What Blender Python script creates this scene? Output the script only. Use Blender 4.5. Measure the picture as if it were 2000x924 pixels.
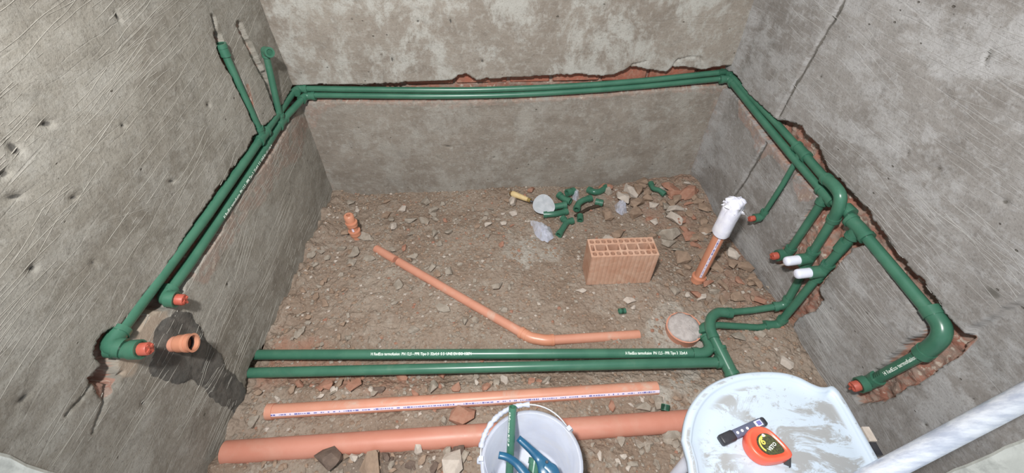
import bpy, bmesh, math, random
import numpy as np
from mathutils import Vector, Matrix, Quaternion

# ------------------------------------------------------------------ reset
for o in list(bpy.data.objects):
    bpy.data.objects.remove(o)
scene = bpy.context.scene
COL = scene.collection
PI = math.pi
R = math.radians

# ------------------------------------------------------------------ camera
W, H, F = 2000.0, 924.0, 827.0
CAMZ = 1.40
cam_d = bpy.data.cameras.new('camera')
cam_d.sensor_width = 36.0
cam_d.sensor_fit = 'HORIZONTAL'
cam_d.lens = F / W * 36.0
cam_d.clip_start = 0.02
cam = bpy.data.objects.new('camera', cam_d)
cam.location = (0, 0, CAMZ)
cam.rotation_euler = (R(45), 0, 0)
COL.objects.link(cam)
scene.camera = cam

# ------------------------------------------------------------------ light
world = bpy.data.worlds.new('world')
scene.world = world
world.use_nodes = True
bgn = world.node_tree.nodes['Background']
bgn.inputs[0].default_value = (0.84, 0.92, 1.0, 1)
bgn.inputs[1].default_value = 0.64

lamp_d = bpy.data.lights.new('work_lamp', 'SPOT')
lamp_d.energy = 208
lamp_d.color = (1.0, 0.985, 0.97)
lamp_d.spot_size = R(112)
lamp_d.spot_blend = 0.75
lamp_d.shadow_soft_size = 0.06
lamp = bpy.data.objects.new('work_lamp', lamp_d)
lamp.location = (-0.24, -0.06, 2.06)
lamp.rotation_euler = (Vector((0.08, 1.56, 0.46)) - Vector(lamp.location)).to_track_quat('-Z', 'Y').to_euler()
COL.objects.link(lamp)

scene.view_settings.view_transform = 'Standard'
scene.view_settings.look = 'None'
scene.view_settings.gamma = 1.0
scene.view_settings.exposure = 0.12
scene.view_settings.use_curve_mapping = False

# ------------------------------------------------------------------ pixel -> place
S45 = math.sqrt(0.5)
CAM = Vector((0, 0, CAMZ))

def ray(px, py):
    u = (px - W / 2) / F
    v = (py - H / 2) / F
    return Vector((u, S45 * (1 - v), -S45 * (1 + v)))

def on_z(px, py, z):
    d = ray(px, py)
    return CAM + d * ((z - CAMZ) / d.z)

A_L = Vector((-0.912, 1.69))          # back left corner (plan)
A_R = Vector((0.94, 1.79))            # back right corner
B_R = Vector((1.09, 0.60))
D_B = (A_R - A_L).normalized()
N_B = Vector((D_B.y, -D_B.x))         # into the room
D_RW = (B_R - A_R).normalized()       # from corner towards camera
N_RW = Vector((D_RW.y, -D_RW.x))
if N_RW.x > 0: N_RW = -N_RW
D_LW = Vector((0, -1)); N_LW = Vector((1, 0))

class Wall:
    """plan line through a, running along d, normal n into the room"""
    def __init__(s, a, d, n):
        s.a, s.d, s.n = a, d, n
    def hit(s, px, py, off=0.0):
        r = ray(px, py)
        n3 = Vector((s.n.x, s.n.y, 0)); a3 = Vector((s.a.x, s.a.y, 0)) + n3 * off
        t = (a3 - CAM).dot(n3) / r.dot(n3)
        return CAM + r * t
    def st(s, px, py):
        p = s.hit(px, py)
        return ((Vector((p.x, p.y)) - s.a).dot(s.d), p.z)
    def pos(s, sc, z, depth=0.0):
        q = s.a + s.d * sc - s.n * depth
        return Vector((q.x, q.y, z))
WL = Wall(A_L, D_LW, N_LW)
WB = Wall(A_L, D_B, N_B)
WR = Wall(A_R, D_RW, N_RW)
N_B3 = Vector((N_B.x, N_B.y, 0)); N_R3 = Vector((N_RW.x, N_RW.y, 0)); N_L3 = Vector((1, 0, 0))

# ------------------------------------------------------------------ noise
def vnoise(x, y, seed):
    rs = np.random.RandomState(seed)
    tab = rs.rand(256, 256)
    xi = np.floor(x).astype(int); yi = np.floor(y).astype(int)
    xf = x - xi; yf = y - yi
    xf = xf * xf * (3 - 2 * xf); yf = yf * yf * (3 - 2 * yf)
    a = tab[xi % 256, yi % 256]; b = tab[(xi + 1) % 256, yi % 256]
    c = tab[xi % 256, (yi + 1) % 256]; d = tab[(xi + 1) % 256, (yi + 1) % 256]
    return (a * (1 - xf) + b * xf) * (1 - yf) + (c * (1 - xf) + d * xf) * yf

def fbm(x, y, scale, octv=3, seed=1):
    v = 0.0; amp = 0.5; tot = 0.0
    for k in range(octv):
        v = v + amp * vnoise(x * scale + 37.3 * k, y * scale + 11.7 * k, seed + k)
        tot += amp; amp *= 0.5; scale *= 2.03
    return v / tot - 0.5

def sstep(a, b, x):
    t = np.clip((x - a) / (b - a), 0, 1)
    return t * t * (3 - 2 * t)

def sd_poly(x, y, pts):
    pts = np.array(pts, float)
    d = np.full(x.shape, 1e9); inside = np.zeros(x.shape, bool)
    n = len(pts)
    for i in range(n):
        ax, ay = pts[i]; bx, by = pts[(i + 1) % n]
        ex, ey = bx - ax, by - ay
        t = np.clip(((x - ax) * ex + (y - ay) * ey) / (ex * ex + ey * ey + 1e-12), 0, 1)
        d = np.minimum(d, np.hypot(x - ax - t * ex, y - ay - t * ey))
        cond = (ay > y) != (by > y)
        xin = (bx - ax) * (y - ay) / ((by - ay) if abs(by - ay) > 1e-12 else 1e-12) + ax
        inside ^= cond & (x < xin)
    return np.where(inside, -d, d)

def sd_line(x, y, pts):
    d = np.full(x.shape, 1e9)
    for (ax, ay), (bx, by) in zip(pts[:-1], pts[1:]):
        ex, ey = bx - ax, by - ay
        t = np.clip(((x - ax) * ex + (y - ay) * ey) / (ex * ex + ey * ey + 1e-12), 0, 1)
        d = np.minimum(d, np.hypot(x - ax - t * ex, y - ay - t * ey))
    return d

# ------------------------------------------------------------------ materials
def lin(c):
    out = []
    for v in c[:3]:
        v = v / 255.0
        out.append(v / 12.92 if v <= 0.04045 else ((v + 0.055) / 1.055) ** 2.4)
    return (out[0], out[1], out[2], 1.0)

class NT:
    def __init__(s, name):
        s.m = bpy.data.materials.new(name); s.m.use_nodes = True
        s.t = s.m.node_tree; s.b = s.t.nodes['Principled BSDF']
    def n(s, typ, **kw):
        nd = s.t.nodes.new(typ)
        for k, v in kw.items(): setattr(nd, k, v)
        return nd
    def l(s, a, b): s.t.links.new(a, b)
    def val(s, sock, v):
        if hasattr(v, 'links') or hasattr(v, 'is_linked'): s.l(v, sock)
        else: sock.default_value = v
    def math(s, op, a, b=0.0, clamp=False):
        nd = s.n('ShaderNodeMath', operation=op, use_clamp=clamp)
        s.val(nd.inputs[0], a); s.val(nd.inputs[1], b)
        return nd.outputs[0]
    def mix(s, fac, a, b):
        nd = s.n('ShaderNodeMix', data_type='RGBA')
        s.val(nd.inputs[0], fac); s.val(nd.inputs[6], a); s.val(nd.inputs[7], b)
        return nd.outputs[2]
    def ramp(s, v, a, b):
        nd = s.n('ShaderNodeMapRange', interpolation_type='SMOOTHSTEP')
        s.val(nd.inputs[0], v); nd.inputs[1].default_value = a; nd.inputs[2].default_value = b
        return nd.outputs[0]
    def mapping(s, vec, rot=(0, 0, 0), scale=(1, 1, 1), loc=(0, 0, 0)):
        nd = s.n('ShaderNodeMapping')
        s.l(vec, nd.inputs[0]); nd.inputs[1].default_value = loc
        nd.inputs[2].default_value = rot; nd.inputs[3].default_value = scale
        return nd.outputs[0]
    def noise(s, vec, scale, detail=4, rough=0.55, dist=0.0):
        nd = s.n('ShaderNodeTexNoise')
        s.l(vec, nd.inputs['Vector']); nd.inputs['Scale'].default_value = scale
        nd.inputs['Detail'].default_value = detail; nd.inputs['Roughness'].default_value = rough
        nd.inputs['Distortion'].default_value = dist
        return nd.outputs[0]
    def bump(s, h, strength=0.5, dist=0.004, normal=None):
        nd = s.n('ShaderNodeBump')
        nd.inputs['Strength'].default_value = strength; nd.inputs['Distance'].default_value = dist
        s.l(h, nd.inputs['Height'])
        if normal is not None: s.l(normal, nd.inputs['Normal'])
        return nd.outputs[0]

def plaster(name, axis, dark, mid, light, lime, angs, limeamt=0.5, seed=0.0, scr=0.75, limesc=(2.0, 4.0, 1), limez=None, brickc=((156, 110, 94), (150, 130, 118))):
    """axis 'x' or 'y': world axis that runs along the wall"""
    t = NT(name)
    geo = t.n('ShaderNodeNewGeometry')
    sep = t.n('ShaderNodeSeparateXYZ'); t.l(geo.outputs['Position'], sep.inputs[0])
    cmb = t.n('ShaderNodeCombineXYZ')
    t.l(sep.outputs[0 if axis == 'x' else 1], cmb.inputs[0]); t.l(sep.outputs[2], cmb.inputs[1])
    cmb.inputs[2].default_value = seed
    P = cmb.outputs[0]
    n1 = t.noise(P, 2.6, 6, 0.62, 0.6)
    n2 = t.noise(t.mapping(P, (0, 0, angs[0]), (3, 9, 1)), 2.2, 6, 0.65, 0.4)
    n3 = t.noise(P, 55, 4, 0.6)
    col = t.mix(t.ramp(n1, 0.33, 0.66), lin(dark), lin(mid))
    col = t.mix(t.math('MULTIPLY', t.ramp(n2, 0.45, 0.75), 0.75), col, lin(light))
    n4 = t.noise(t.mapping(P, (0, 0, angs[0] * 0.5), limesc, (3.1, 1.7, 0)), 2.0, 9, 0.72, 0.25)
    limef = t.math('MULTIPLY', t.ramp(n4, 0.47, 0.60), limeamt)
    if limez: limef = t.math('MULTIPLY', limef, t.math('ADD', t.math('MULTIPLY', t.ramp(sep.outputs[2], limez[0], limez[1]), 1 - limez[2]), limez[2]))
    col = t.mix(limef, col, lin(lime))
    n6 = t.noise(P, 150, 3, 0.7)
    col = t.mix(t.math('MULTIPLY', t.ramp(n3, 0.48, 0.72), 0.45), col, lin(lime))
    col = t.mix(t.math('MULTIPLY', t.ramp(n6, 0.48, 0.30), 0.45), col, lin([c * 0.78 for c in dark]))
    n5 = t.noise(P, 22, 5, 0.7, 0.5)
    col = t.mix(t.math('MULTIPLY', t.ramp(n5, 0.50, 0.30), 0.25), col, lin([c * 0.72 for c in dark]))
    # trowel / comb scratches
    hsum = None
    for i, ang in enumerate(angs):
        m = t.mapping(P, (0, 0, -ang), (1, 1, 1), (0.37 * i, 0.23 * i, 0))
        w = t.n('ShaderNodeTexWave', wave_type='BANDS', bands_direction='Y', wave_profile='SIN')
        t.l(m, w.inputs['Vector'])
        w.inputs['Scale'].default_value = (11.0, 7.5, 16.0)[i % 3]
        w.inputs['Distortion'].default_value = 3.2
        w.inputs['Detail'].default_value = 1.5
        w.inputs['Detail Scale'].default_value = 0.55
        line = t.ramp(w.outputs['Fac'], 0.965, 1.0)
        msk = t.noise(t.mapping(P, (0, 0, -ang), (2.2, 11, 1), (1.3 * i, 5.1, 0)), 1.6, 4, 0.6)
        line = t.math('MULTIPLY', line, t.ramp(msk, 0.50, 0.66))
        wob = t.noise(t.mapping(P, (0, 0, -ang), (14, 60, 1)), 1.0, 2)
        line = t.math('MULTIPLY', line, t.ramp(wob, 0.30, 0.55))
        hsum = line if hsum is None else t.math('MAXIMUM', hsum, line)
    # fine hair scratches
    hm = t.noise(t.mapping(P, (0, 0, -angs[0]), (3.0, 95, 1)), 1.0, 3, 0.6)
    hair = t.math('MULTIPLY', t.ramp(hm, 0.62, 0.72), t.ramp(n1, 0.40, 0.60))
    scrf = t.math('MULTIPLY', t.math('MAXIMUM', hsum, t.math('MULTIPLY', hair, 0.40)), scr)
    col = t.mix(scrf, col, lin([min(255, c + 6) for c in lime]))
    # dark pits
    vo = t.n('ShaderNodeTexVoronoi'); vo.inputs['Scale'].default_value = 19
    t.l(t.mapping(P, (0, 0, 0.4), (1, 1.6, 1)), vo.inputs['Vector'])
    pit = t.math('MULTIPLY', t.ramp(t.math('ADD', vo.outputs['Distance'], t.math('MULTIPLY', n5, 0.25)), 0.21, 0.17), t.ramp(t.noise(P, 5.3, 3), 0.50, 0.58))
    col = t.mix(t.math('MULTIPLY', pit, 0.75), col, lin((70, 64, 56)))
    # masks from the mesh: r brick showing, g patch mortar, b wet mortar, darkened pits and joints, a stain
    at = t.n('ShaderNodeAttribute'); at.attribute_name = 'mask'
    ms = t.n('ShaderNodeSeparateColor'); t.l(at.outputs['Color'], ms.inputs[0])
    nb = t.noise(P, 26, 6, 0.7, 0.4)
    bc = t.mix(t.ramp(nb, 0.40, 0.60), lin(brickc[0]), lin(brickc[1]))
    bc = t.mix(t.ramp(t.noise(P, 48, 4, 0.6), 0.57, 0.66), bc, lin((186, 172, 158)))
    col = t.mix(t.ramp(t.math('ADD', ms.outputs[0], t.math('MULTIPLY', t.math('SUBTRACT', nb, 0.5), 0.9)), 0.30, 0.62), col, bc)
    mort = t.mix(nb, lin((156, 138, 120)), lin((176, 162, 146)))
    col = t.mix(t.math('MULTIPLY', ms.outputs[1], 0.85), col, mort)
    wetdarkc = t.mix(t.ramp(nb, 0.35, 0.7), lin((82, 80, 76)), lin((108, 104, 98)))
    col = t.mix(t.ramp(t.math('ADD', ms.outputs[2], t.math('MULTIPLY', t.math('SUBTRACT', nb, 0.5), 0.6)), 0.35, 0.6), col, wetdarkc)
    t.l(col, t.b.inputs['Base Color'])
    t.b.inputs['Roughness'].default_value = 0.92
    t.b.inputs['Specular IOR Level'].default_value = 0.15
    h = t.math('ADD', t.math('ADD', t.math('MULTIPLY', n3, 0.5), t.math('MULTIPLY', n6, 0.25)), t.math('MULTIPLY', n5, 0.8))
    h = t.math('SUBTRACT', h, t.math('MULTIPLY', hsum, 0.15))
    h = t.math('SUBTRACT', h, pit)
    h = t.math('ADD', h, t.math('MULTIPLY', nb, t.math('MULTIPLY', ms.outputs[0], 2.0)))
    t.l(t.bump(h, 0.6, 0.005), t.b.inputs['Normal'])
    return t.m

def simple(name, c, rough=0.5, c2=None, nscale=20, spec=0.4, metal=0.0, dust=0.0, dustc=(176, 162, 146), bump=0.0, thr=(0.5, 0.7), coat=0.0):
    t = NT(name)
    tc = t.n('ShaderNodeNewGeometry').outputs['Position']
    col = None
    n = t.noise(tc, nscale, 5, 0.6, 0.3)
    col = t.mix(t.ramp(n, 0.35, 0.65), lin(c), lin(c2 if c2 else c))
    if dust > 0:
        nd = t.noise(tc, nscale * 0.8, 6, 0.7, 0.8)
        f = t.math('MULTIPLY', t.ramp(nd, thr[0], thr[1]), dust)
        col = t.mix(f, col, lin(dustc))
        rr = t.math('ADD', t.math('MULTIPLY', f, 0.4), rough, True)
        t.l(rr, t.b.inputs['Roughness'])
    else:
        t.b.inputs['Roughness'].default_value = rough
    t.l(col, t.b.inputs['Base Color'])
    t.b.inputs['Specular IOR Level'].default_value = spec
    t.b.inputs['Metallic'].default_value = metal
    t.b.inputs['Coat Weight'].default_value = coat
    if bump > 0:
        t.l(t.bump(n, bump, 0.004), t.b.inputs['Normal'])
    return t.m

M = {}
M['wall_left'] = plaster('plaster_left', 'y', (124, 118, 108), (146, 141, 131), (156, 152, 143), (164, 161, 153), (0.16, 0.24, 0.07), 0.50, 1.3, 0.30)
M['wall_back'] = plaster('plaster_back', 'x', (128, 119, 109), (144, 136, 126), (152, 146, 137), (170, 168, 161), (0.03, -0.10), 0.9, 4.1, 0.12, limesc=(3.2, 2.4, 1), limez=(0.50, 0.60, 0.42))
M['wall_right'] = plaster('plaster_right', 'y', (126, 121, 116), (144, 140, 136), (154, 151, 148), (170, 169, 168), (0.08, 0.20, 0.02), 0.65, 7.7, 0.30)
M['green'] = simple('green_polypropylene', (58, 104, 84), 0.28, (66, 112, 91), 14, 0.5, dust=0.22, dustc=(120, 140, 120), thr=(0.52, 0.8))
M['green_dusty'] = simple('green_polypropylene_dusty', (56, 104, 84), 0.4, (64, 112, 90), 30, 0.45, dust=0.40, dustc=(150, 150, 132), thr=(0.5, 0.85))
M['orange'] = simple('orange_pvc', (197, 137, 114), 0.38, (203, 145, 122), 9, 0.4, dust=0.6, dustc=(190, 172, 156), thr=(0.52, 0.68))
M['orange_clean'] = simple('orange_pvc_clean', (198, 134, 106), 0.33, (204, 142, 114), 9, 0.45, dust=0.15, dustc=(205, 175, 150))
M['terracotta_pipe'] = simple('terracotta_pvc', (188, 124, 104), 0.42, (194, 133, 114), 7, 0.4, dust=0.35, dustc=(190, 152, 132), thr=(0.5, 0.75))
M['redplug'] = simple('red_plug_plastic', (170, 82, 66), 0.45, (180, 92, 76), 40, 0.4)
M['whitecap'] = simple('white_plastic', (222, 224, 238), 0.35, (228, 230, 240), 20, 0.5)
M['paper'] = simple('white_film', (226, 226, 240), 0.55, (238, 238, 246), 30, 0.3, bump=0.3)
M['print_white'] = simple('white_print', (228, 236, 226), 0.6)
M['print_blue'] = simple('blue_print', (112, 112, 170), 0.6)
M['print_black'] = simple('black_print', (30, 38, 34), 0.6)
M['stripe'] = simple('lilac_stripe', (224, 212, 226), 0.5)
M['brick'] = simple('fired_clay', (184, 140, 116), 0.88, (196, 158, 136), 16, 0.15, dust=0.55, dustc=(208, 178, 156), bump=0.3, thr=(0.42, 0.7))
M['wallbrick'] = simple('red_brick', (160, 100, 82), 0.92, (146, 98, 82), 30, 0.1, dust=0.5, dustc=(176, 150, 132), bump=0.6)
M['stone_grey'] = simple('grey_rubble', (142, 132, 120), 0.93, (160, 150, 138), 45, 0.12, dust=0.5, dustc=(146, 128, 112), bump=0.5)
M['stone_brown'] = simple('brown_rubble', (138, 118, 102), 0.93, (152, 130, 112), 45, 0.12, dust=0.5, dustc=(160, 142, 126), bump=0.5)
M['stone_red'] = simple('red_brick_rubble', (152, 110, 92), 0.93, (160, 122, 104), 45, 0.12, dust=0.4, dustc=(168, 138, 118), bump=0.5)
M['stone_pale'] = simple('pale_plaster_rubble', (176, 165, 154), 0.9, (188, 177, 166), 45, 0.15, dust=0.4, dustc=(176, 160, 146), bump=0.4)
M['stone_dark'] = simple('dark_rubble', (98, 84, 76), 0.93, (112, 96, 86), 45, 0.1, dust=0.4, dustc=(130, 114, 102), bump=0.6)
M['steel'] = simple('worn_steel', (196, 198, 202), 0.42, (176, 180, 184), 30, 0.5, metal=0.25, dust=0.2, dustc=(186, 180, 170))
M['wood'] = simple('pale_wood', (214, 190, 142), 0.5, (204, 176, 126), 30, 0.4)
M['wood_end'] = simple('dark_wood_end', (112, 88, 58), 0.6)
M['brass'] = simple('brass', (196, 170, 110), 0.35, metal=0.7)
M['mortar_fill'] = simple('dry_mortar', (184, 176, 172), 0.95, (166, 158, 154), 50, 0.1, dust=0.3, dustc=(120, 112, 110), bump=0.8, thr=(0.55, 0.7))
M['bucketm'] = simple('bucket_plastic', (178, 182, 195), 0.5, (188, 192, 204), 12, 0.4, dust=0.5, dustc=(186, 184, 182), thr=(0.5, 0.75))
M['blue'] = simple('blue_enamel', (26, 80, 112), 0.3, (30, 88, 120), 16, 0.5, dust=0.12, dustc=(130, 160, 170))
M['darksteel'] = simple('dark_steel', (90, 92, 96), 0.4, metal=0.6)
M['chair'] = None
M['orange_red'] = simple('orange_red_plastic', (236, 92, 66), 0.35, (240, 100, 74), 20, 0.5)
M['sticker'] = simple('dark_sticker', (52, 50, 44), 0.5, (84, 88, 50), 260, 0.4)
M['yellow'] = simple('yellow_print', (232, 206, 96), 0.6)
M['markerbody'] = simple('slate_plastic', (88, 92, 112), 0.45)
M['markercap'] = simple('black_plastic', (44, 44, 48), 0.4, (54, 54, 58), 60)
M['label_white'] = simple('white_label', (226, 228, 236), 0.6)
M['jamb'] = simple('white_painted_jamb', (232, 236, 230), 0.8, (214, 218, 212), 18, 0.2, dust=0.5, dustc=(160, 164, 160), bump=0.4)
M['stick'] = simple('dark_stick', (72, 60, 50), 0.85, (60, 50, 42), 40, 0.1)
M['cement_bit'] = M['stone_grey']

def galvanised():
    t = NT('galvanised_metal')
    g = t.n('ShaderNodeNewGeometry').outputs['Position']
    n = t.noise(t.mapping(g, (0, 0.6, 0.3), (10, 60, 60)), 1.0, 5, 0.65)
    n2 = t.noise(g, 60, 4)
    col = t.mix(t.ramp(n, 0.3, 0.7), lin((190, 197, 214)), lin((238, 242, 250)))
    t.l(col, t.b.inputs['Base Color'])
    t.b.inputs['Metallic'].default_value = 0.35
    t.l(t.math('ADD', t.math('MULTIPLY', n2, 0.3), 0.22), t.b.inputs['Roughness'])
    t.l(t.bump(n, 0.35, 0.003), t.b.inputs['Normal'])
    return t.m
M['galv'] = galvanised()

def clear_plastic():
    t = NT('clear_film')
    t.b.inputs['Base Color'].default_value = lin((222, 224, 236))
    t.b.inputs['Roughness'].default_value = 0.12
    t.b.inputs['Transmission Weight'].default_value = 0.55
    t.b.inputs['IOR'].default_value = 1.3
    g = t.n('ShaderNodeNewGeometry').outputs['Position']
    t.l(t.bump(t.noise(g, 70, 4, 0.6), 0.7, 0.006), t.b.inputs['Normal'])
    return t.m
M['film'] = clear_plastic()

def chair_mat():
    t = NT('white_resin_dirty')
    g = t.n('ShaderNodeNewGeometry').outputs['Position']
    n = t.noise(t.mapping(g, (0, 0, 0.5), (6, 11, 6)), 1.6, 8, 0.72, 0.9)
    big = t.noise(t.mapping(g, (0, 0, 0.0), (1, 1, 1), (0.31, 0.12, 0)), 5.5, 2, 0.5)
    f = t.math('MULTIPLY', t.ramp(n, 0.48, 0.58), t.ramp(big, 0.36, 0.54))
    n2 = t.noise(g, 85, 4, 0.7, 0.5)
    spots = t.math('MULTIPLY', t.ramp(n2, 0.60, 0.68), 0.6)
    f = t.math('MAXIMUM', t.math('MULTIPLY', f, 0.8), spots)
    # dirt only lies on faces that look up
    nrm = t.n('ShaderNodeNewGeometry').outputs['Normal']
    sp = t.n('ShaderNodeSeparateXYZ'); t.l(nrm, sp.inputs[0])
    f = t.math('MULTIPLY', f, t.ramp(sp.outputs[2], 0.93, 0.995))
    col = t.mix(f, lin((184, 196, 208)), lin((138, 135, 130)))
    t.l(col, t.b.inputs['Base Color'])
    t.l(t.math('ADD', t.math('MULTIPLY', f, 0.45), 0.38), t.b.inputs['Roughness'])
    return t.m
M['chair'] = chair_mat()

def floor_mat():
    t = NT('dirt_floor')
    g = t.n('ShaderNodeNewGeometry').outputs['Position']
    n1 = t.noise(g, 3.0, 6, 0.62, 0.6)
    n2 = t.noise(g, 11, 6, 0.68, 0.4)
    n3 = t.noise(g, 70, 5, 0.7)
    col = t.mix(t.ramp(n1, 0.35, 0.65), lin((136, 118, 103)), lin((154, 139, 125)))
    col = t.mix(t.math('MULTIPLY', t.ramp(n2, 0.52, 0.70), 0.7), col, lin((164, 154, 142)))
    col = t.mix(t.math('MULTIPLY', t.ramp(n3, 0.52, 0.72), 0.45), col, lin((178, 166, 152)))
    col = t.mix(t.math('MULTIPLY', t.ramp(n3, 0.46, 0.30), 0.40), col, lin((104, 88, 76)))
    at = t.n('ShaderNodeAttribute'); at.attribute_name = 'mask'
    ms = t.n('ShaderNodeSeparateColor'); t.l(at.outputs['Color'], ms.inputs[0])
    redc = t.mix(n3, lin((140, 104, 86)), lin((166, 132, 114)))
    col = t.mix(t.ramp(t.math('ADD', ms.outputs[0], t.math('MULTIPLY', t.math('SUBTRACT', n2, 0.5), 1.2)), 0.25, 0.75), col, redc)
    cem = t.mix(n3, lin((158, 150, 140)), lin((186, 180, 170)))
    col = t.mix(t.ramp(t.math('ADD', ms.outputs[1], t.math('MULTIPLY', t.math('SUBTRACT', n2, 0.5), 1.2)), 0.3, 0.8), col, cem)
    drk = lin((96, 84, 76))
    col = t.mix(t.math('MULTIPLY', ms.outputs[2], 0.8), col, drk)
    vo = t.n('ShaderNodeTexVoronoi'); vo.inputs['Scale'].default_value = 85
    t.l(g, vo.inputs['Vector'])
    col = t.mix(t.math('MULTIPLY', t.ramp(vo.outputs['Distance'], 0.30, 0.12), t.math('MULTIPLY', t.ramp(t.noise(g, 30, 2), 0.55, 0.65), 0.7)), col, lin((190, 176, 162)))
    t.l(col, t.b.inputs['Base Color'])
    t.b.inputs['Roughness'].default_value = 0.95
    t.b.inputs['Specular IOR Level'].default_value = 0.1
    h = t.math('ADD', t.math('MULTIPLY', n3, 0.7), t.math('MULTIPLY', n2, 1.2))
    h = t.math('SUBTRACT', h, t.math('MULTIPLY', vo.outputs['Distance'], 0.5))
    t.l(t.bump(h, 1.0, 0.009), t.b.inputs['Normal'])
    return t.m
M['floor'] = floor_mat()

# ------------------------------------------------------------------ object helpers
def tag(o, label=None, cat=None, group=None, kind=None):
    if label: o['label'] = label
    if cat: o['category'] = cat
    if group: o['group'] = group
    if kind: o['kind'] = kind
    return o

def thing(name, loc, label, cat, group=None):
    o = bpy.data.objects.new(name, None)
    o.empty_display_size = 0.03
    o.location = loc
    COL.objects.link(o)
    o['org'] = 0
    del o['org']
    ORG[o] = Vector(loc)
    return tag(o, label, cat, group)
ORG = {}

class MB:
    """collects faces in world space"""
    def __init__(s): s.v = []; s.f = []; s.sm = []
    def add(s, vs, fs, smooth=True):
        b = len(s.v); s.v += [tuple(x) for x in vs]
        for f in fs:
            s.f.append(tuple(i + b for i in f)); s.sm.append(smooth)
    def box(s, c, size, rot=None, smooth=False):
        c = Vector(c); hx, hy, hz = size[0] / 2, size[1] / 2, size[2] / 2
        vs = [Vector((x, y, z)) for x in (-hx, hx) for y in (-hy, hy) for z in (-hz, hz)]
        if rot is not None: vs = [rot @ v for v in vs]
        s.add([v + c for v in vs], [(0, 1, 3, 2), (4, 6, 7, 5), (0, 4, 5, 1), (2, 3, 7, 6), (0, 2, 6, 4), (1, 5, 7, 3)], smooth)
    def tube(s, path, r, sides=16, r_in=None, caps=True, squash=None):
        path = [Vector(p) for p in path]
        n = len(path)
        rad = r if isinstance(r, (list, tuple)) else [r] * n
        tang = []
        for i in range(n):
            a = path[max(i - 1, 0)]; b = path[min(i + 1, n - 1)]
            t = (b - a)
            if t.length < 1e-9: t = Vector((0, 0, 1))
            tang.append(t.normalized())
        up = Vector((0, 0, 1)) if abs(tang[0].z) < 0.9 else Vector((0, 1, 0))
        u = (up - tang[0] * up.dot(tang[0])).normalized()
        frames = []
        for i in range(n):
            if i: u = (u - tang[i] * u.dot(tang[i])); u = u.normalized() if u.length > 1e-6 else Vector((1, 0, 0))
            frames.append((u.copy(), tang[i].cross(u)))
        def shell(fac, flip):
            vs, fs = [], []
            for i in range(n):
                e1, e2 = frames[i]
                for k in range(sides):
                    a = 2 * PI * k / sides
                    rr = rad[i] if fac is None else fac
                    vs.append(path[i] + e1 * (math.cos(a) * rr) + e2 * (math.sin(a) * rr))
            for i in range(n - 1):
                for k in range(sides):
                    k2 = (k + 1) % sides
                    q = (i * sides + k, i * sides + k2, (i + 1) * sides + k2, (i + 1) * sides + k)
                    fs.append(q[::-1] if flip else q)
            return vs, fs
        vs, fs = shell(None, False)
        b = len(s.v); s.add(vs, fs)
        if r_in:
            vi, fi = shell(r_in, True)
            b2 = len(s.v); s.add(vi, fi)
            for e, base in ((0, 0), (1, (n - 1) * sides)):
                for k in range(sides):
                    k2 = (k + 1) % sides
                    q4 = [vs[base + k], vs[base + k2], vi[base + k2], vi[base + k]]
                    s.add(q4, [(0, 1, 2, 3) if e else (3, 2, 1, 0)], False)
        elif caps:
            s.add(vs[:sides], [tuple(range(sides))[::-1]], False)
            s.add(vs[-sides:], [tuple(range(sides))], False)
    def prism(s, outline, n0, n1, axis_x, axis_y, origin, normal, smooth=False):
        """extrude an outline (2d list) from height n0 to n1"""
        o = Vector(origin)
        k = len(outline)
        vs = [o + axis_x * p[0] + axis_y * p[1] + normal * h for h in (n0, n1) for p in outline]
        fs = [tuple(range(k))[::-1], tuple(range(k, 2 * k))]
        s.add(vs, fs, False)
        b = len(s.v) - 2 * k
        for i in range(k):
            j = (i + 1) % k
            s.f.append((b + i, b + j, b + k + j, b + k + i)); s.sm.append(smooth)
    def loops(s, rings, cap0=True, cap1=True, smooth=True):
        k = len(rings[0]); b = len(s.v)
        s.add([p for r in rings for p in r], [])
        for i in range(len(rings) - 1):
            for j in range(k):
                j2 = (j + 1) % k
                s.f.append((b + i * k + j, b + i * k + j2, b + (i + 1) * k + j2, b + (i + 1) * k + j)); s.sm.append(smooth)
        if cap0: s.f.append(tuple(b + j for j in range(k))[::-1]); s.sm.append(smooth)
        e = b + (len(rings) - 1) * k
        if cap1: s.f.append(tuple(e + j for j in range(k))); s.sm.append(smooth)

def mesh_from(name, v, f, sm=None):
    me = bpy.data.meshes.new(name)
    me.from_pydata([tuple(x) for x in v], [], f)
    if sm is not None and len(me.polygons) == len(sm):
        me.polygons.foreach_set('use_smooth', [bool(x) for x in sm])
    me.update()
    return me

def part(name, mb, mat, parent=None, label=None):
    """link a collected mesh; under a parent its coordinates become local to the thing"""
    if parent is not None:
        o0 = ORG[parent]
    else:
        a = np.array(mb.v); o0 = Vector(((a[:, 0].min() + a[:, 0].max()) / 2, (a[:, 1].min() + a[:, 1].max()) / 2, a[:, 2].min()))
    me = mesh_from(name, [Vector(x) - o0 for x in mb.v], mb.f, mb.sm)
    me.materials.append(M[mat] if isinstance(mat, str) else mat)
    o = bpy.data.objects.new(name, me)
    COL.objects.link(o)
    if parent is not None: o.parent = parent
    else: o.location = o0
    ORG[o] = o0
    if label: o['label'] = label
    return o

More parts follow.
